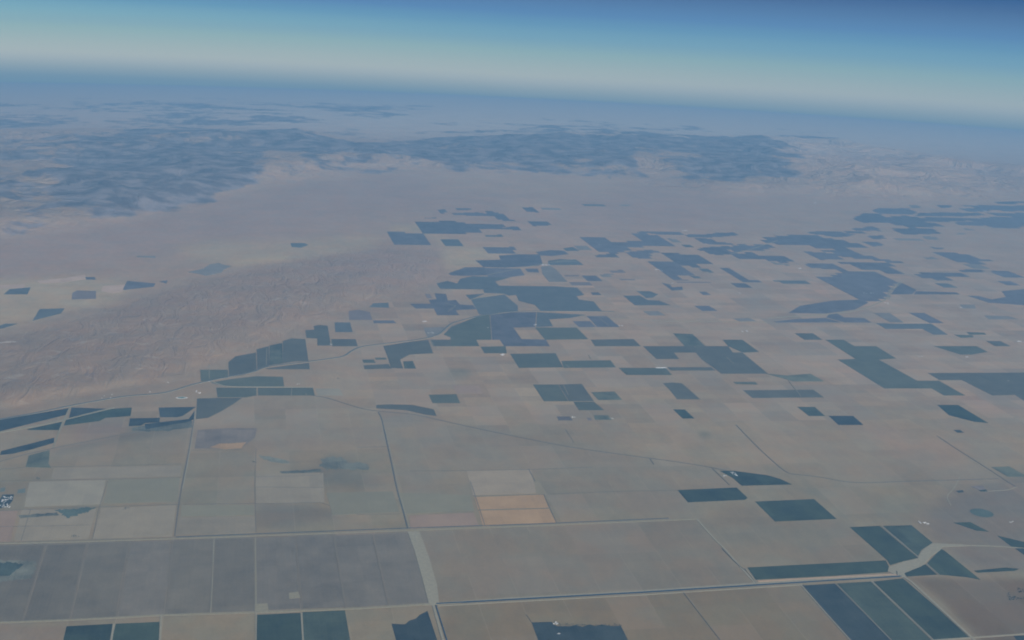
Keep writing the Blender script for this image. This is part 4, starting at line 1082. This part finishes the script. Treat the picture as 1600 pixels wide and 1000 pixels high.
FARMS = [   # px, py, sheds, spread in m, kind, label
 (172, 619, 4, 260, 2, 'small white shed among the scattered yards at the foot of the hills'),
 (234, 612, 1, 60, 0, 'lone white shed north of the green pond'),
 (309, 613, 5, 130, 0, 'white shed of the compound beside the dull blue wedge'),
 (327, 596, 2, 60, 2, 'white pump house where the side channel leaves the canal'),
 (264, 598, 2, 90, 2, 'tiny white shed above the canal near its first bend'),
 (517, 538, 3, 50, 0, 'white shed on the corner of the upright dark block'),
 (661, 502, 5, 110, 0, 'white shed of the farm standing on bare soil north of the canal bend'),
 (671, 520, 6, 120, 0, 'white shed of the farm inside the canal bend'),
 (787, 554, 5, 90, 0, 'white shed at the lane below the dark square'),
 (836, 508, 3, 60, 0, 'white shed at the north west corner of the sharp cornered block'),
 (767, 512, 3, 100, 2, 'small white shed in the middle of the canal orchard'),
 (853, 414, 6, 170, 1, 'long bright white shed of the farm at the end of the core block'),
 (1028, 422, 5, 190, 1, 'long white shed beside the saw toothed field block'),
 (938, 383, 2, 60, 0, 'white shed in the broad west block of the eastern band'),
 (1053, 443, 3, 80, 0, 'white shed at the end of the very long thin crop line'),
 (1069, 361, 4, 200, 1, 'long white shed on the top strip of the eastern band'),
 (1247, 419, 4, 170, 1, 'long white shed alone in the farthest band'),
 (1224, 409, 2, 90, 0, 'small shed at the tip of the faded tail strip'),
 (1159, 458, 2, 80, 0, 'lone white shed between small plots on the mid plain'),
 (1166, 518.5, 6, 150, 1, 'long white shed of the farm alone on the open plain'),
 (970, 509.5, 4, 110, 0, 'white shed at the tip of the striped parallelogram'),
 (1353, 458, 3, 90, 0, 'western white shed inside the large triangular block'),
 (1363, 458, 3, 70, 0, 'eastern white shed inside the large triangular block'),
 (1388, 474, 4, 130, 0, 'white shed south of the short canal'),
 (1514, 558, 3, 70, 0, 'white shed just below the flat hexagon field'),
 (1597, 534, 4, 100, 1, 'long white shed at the right edge, mid height'),
 (1437, 557, 3, 80, 2, 'small white shed beside the track north of the big three block field'),
 (1574, 594, 3, 100, 2, 'small white shed inside the very long dark block'),
 (1501, 481, 2, 70, 0, 'white shed next to a pink patch near the right edge'),
 (1145, 741, 7, 130, 0, 'white shed of the farm where the dark wedge begins'),
 (1133, 744, 4, 60, 2, 'small white shed just west of the dark wedge farm'),
 (1444, 816, 6, 100, 0, 'white shed at the farm above the slanted green field'),
 (896, 652, 4, 80, 2, 'small white pen shed at the purple pen plot'),
 (954, 654, 3, 60, 2, 'small white pen shed at the faded green pen plot'),
 (868, 974, 6, 45, 2, 'small white shed at the ragged top edge of the blue field'),
 (873, 991, 3, 30, 2, 'small white shed inside the ragged blue field'),
 (1580, 815, 4, 60, 2, 'small white shed near the bare scar at the right edge'),
 (1272, 317, 3, 200, 1, 'bright shed alone on the far fan below the ranges'),
 (1536, 330, 3, 200, 1, 'long shed beside the dark mass far at the right edge'),
 (466, 600, 2, 40, 2, 'small pump shed on the east field below the side channel'),
]
def farm_sheds(px, py, n, spread, kind, label, group):
    c = pix2uv([(px, py)])[0]
    for i in range(n):
        a, r = rnd.uniform(0, 6.28), spread * math.sqrt(rnd.random())
        place_shed(kind if rnd.random() < .7 else 2, c + np.array([r * math.cos(a) * 1.2, r * math.sin(a)]), rnd.choice((0, math.pi / 2)) + rnd.uniform(-.05, .05),
                   label=label, category='shed', group=group, kind='thing')
for f in FARMS: farm_sheds(*f, f[5].replace(' shed', ' sheds', 1)[:60])
# the row of long sheds in the middle of the plain
for i in range(11):
    c = pix2uv([(1026 + i * 1.25, 574.5 + 0.35 * (i % 3))])[0]
    place_shed(1 if i % 3 else 0, c, math.pi / 2, label='white shed in the dense row along the top of the dark field', category='shed', group='row of white sheds in the plain', kind='thing')

# green pond with a white rim
c0 = pix2uv([(284, 621.5)])[0]
blob = c0 + np.stack([95 * np.cos(ang) + 18 * np.cos(3 * ang), 60 * np.sin(ang)], 1)
slab('pond_bank', c0 + (blob - c0) * 1.35, 3.0, plain_material('white_liner', (0.75, 0.75, 0.70)), kind='structure')
slab('pond', blob, 5.0, plain_material('green_water', (0.05, 0.14, 0.11)), kind='structure')

# feedlot at the left edge
slab('feedlot', pix2uv(parse('(4,773)(22,772.5)(20,782)(14,789)(2,794)(-6,794)(-2,784)')), 3.4, MATS['b'],
     label='dark feedlot yard dotted with white roofs at the left edge', category='feedlot', kind='thing')
for i in range(34):
    x, y = rnd.uniform(2, 18), rnd.uniform(776, 793)
    place_shed(2, pix2uv([(x + (784 - y) * .25, y)])[0], rnd.choice((0, 1.57)), label='small white roof in the crowded feedlot yard at the left edge', category='shed', group='white roofs of the feedlot', kind='thing')
for s in ('(28,765)(40,763)(39,770)(27,771)', '(1,763)(9,761)(7,768)(0,769)'):
    slab('holding_pond', pix2uv(parse(s)), 3.0, plain_material('pond_mud', (0.13, 0.15, 0.12)), kind='structure')

# ------------------------------------------------------------------ trees round the farm yard at the right edge and along the weedy edge
def tree_proto(seed):
    r = random.Random(seed)
    e = bpy.data.objects.new('farm_tree', None); scene.collection.objects.link(e)
    V, F = [], []
    for k in range(9):
        z, rad_ = k * 1.0, 0.55 * (1 - k / 11)
        V += [(rad_ * math.cos(a) + .1 * k * math.sin(seed), rad_ * math.sin(a), z - 1) for a in np.linspace(0, 5.24, 6)]
    for k in range(8):
        F += [(k * 6 + i, k * 6 + (i + 1) % 6, k * 6 + 6 + (i + 1) % 6, k * 6 + 6 + i) for i in range(6)]
    me = bpy.data.meshes.new('trunk'); me.from_pydata(V, [], F); me.materials.append(BARK); me.uv_layers.new(name='grid')
    o = bpy.data.objects.new('trunk', me); scene.collection.objects.link(o); o.parent = e
    V, F = [], []
    lobes = [(r.uniform(-3, 3), r.uniform(-3, 3), r.uniform(6, 13), r.uniform(2.0, 3.6)) for _ in range(9)]
    for k in range(520):
        lx, ly, lz, lr = r.choice(lobes)
        d = Vector((r.gauss(0, 1), r.gauss(0, 1), r.gauss(0, 1))).normalized() * lr * r.uniform(.6, 1.1)
        c = Vector((lx, ly, lz)) + d
        a, b = Vector((r.gauss(0, 1), r.gauss(0, 1), r.gauss(0, 1))).normalized(), Vector((r.gauss(0, 1), r.gauss(0, 1), r.gauss(0, 1))).normalized()
        n = len(V); V += [tuple(c + a * .8), tuple(c + b * .8), tuple(c - a * .8), tuple(c - b * .8)]; F.append((n, n + 1, n + 2, n + 3))
    me = bpy.data.meshes.new('crown'); me.from_pydata(V, [], F); me.materials.append(LEAF); me.uv_layers.new(name='grid')
    o = bpy.data.objects.new('crown', me); scene.collection.objects.link(o); o.parent = e
    return e
TREES = [tree_proto(3), tree_proto(8)]
tused = [False, False]
def place_tree(px, py, s, label, group):
    k = rnd.randrange(2)
    if not tused[k]: e = TREES[k]; tused[k] = True
    else:
        e = TREES[k].copy(); scene.collection.objects.link(e)
        for ch in TREES[k].children:
            c = ch.copy(); scene.collection.objects.link(c); c.parent = e
    e.location = uv2xyz(pix2uv([(px, py)]))[0]
    e.scale = (s, s, s); e.rotation_euler = (0, 0, rnd.uniform(0, 6))
    e['label'] = label; e['category'] = 'tree'; e['group'] = group; e['kind'] = 'thing'
for x0, x1, y0, y1, n in ((1590, 1600, 919, 926, 26), (1576, 1590, 932, 938, 34), (1574, 1580, 925, 932, 8), (1590, 1600, 934, 937, 12)):
    for i in range(n): place_tree(rnd.uniform(x0, x1), rnd.uniform(y0, y1), rnd.uniform(.9, 1.5), 'dark tree in the grove round the yard at the right edge', 'trees of the grove at the right edge')
for i in range(60):
    x = 864 + i * 1.8 + rnd.uniform(-1, 1)
    place_tree(x, (975 if x < 872 else 979) - abs(rnd.gauss(0, 2.2)), rnd.uniform(.8, 1.6), 'tree on the ragged top edge of the bottom blue field', 'trees on the ragged field edge')
for i in range(8): place_tree(1401.5 + rnd.uniform(-.8, .8), 893 + i * .8, 1.4, 'tree in the short clump where canal meets pale wash', 'tree clump at the wash')
for x, y, lab in ((198, 795, 'below the greenish square'), (117, 838, 'above the pale bottom verge'), (60, 748, 'at the tan strip of the left edge'), (528, 592, 'alone on bare soil below the canal'), (397, 722, 'beside the track south of the orange scar')):
    for i in range(9): place_tree(x + rnd.gauss(0, 2.2), y + rnd.gauss(0, .9), rnd.uniform(.9, 1.5), 'tree in the small clump ' + lab, 'tree clump ' + lab)


# ------------------------------------------------------------------ haze: the air between the ground and flight level, following the curve
def haze():
    rings = np.concatenate([np.linspace(0, 262e3, 41)[1:]])
    seg = 128
    top, bot = H + 60.0, -400.0
    V, F = [uv2xyz([[1e-3, 0]], top)[0], uv2xyz([[1e-3, 0]], bot)[0]], []
    ang = np.linspace(0, 2 * math.pi, seg, endpoint=False)
    for alt in (top, bot):
        for r in rings:
            V.extend(uv2xyz(np.stack([r * np.cos(ang), r * np.sin(ang)], 1), alt))
    n = len(rings)
    T0, B0 = 2, 2 + n * seg
    for j in range(seg):
        k = (j + 1) % seg
        F.append((0, T0 + j, T0 + k)); F.append((1, B0 + k, B0 + j))
        for i in range(n - 1):
            a, b = T0 + i * seg, T0 + (i + 1) * seg
            F.append((a + j, b + j, b + k, a + k))
            a, b = B0 + i * seg, B0 + (i + 1) * seg
            F.append((a + j, a + k, b + k, b + j))
        a, b = T0 + (n - 1) * seg, B0 + (n - 1) * seg
        F.append((a + j, b + j, b + k, a + k))
    m = bpy.data.materials.new('haze_air'); m.use_nodes = True
    t = m.node_tree
    for nd in list(t.nodes):
        if nd.type != 'OUTPUT_MATERIAL': t.nodes.remove(nd)
    out = [nd for nd in t.nodes if nd.type == 'OUTPUT_MATERIAL'][0]
    pv = t.nodes.new('ShaderNodeVolumePrincipled')
    pv.inputs['Color'].default_value = (*HAZE_COLOR, 1)
    pv.inputs['Density'].default_value = HAZE_DENSITY
    pv.inputs['Anisotropy'].default_value = HAZE_ANISO
    t.links.new(pv.outputs[0], out.inputs['Volume'])
    link_mesh('haze', V, F, m, kind='stuff')
if HAZE_DENSITY > 0: haze()
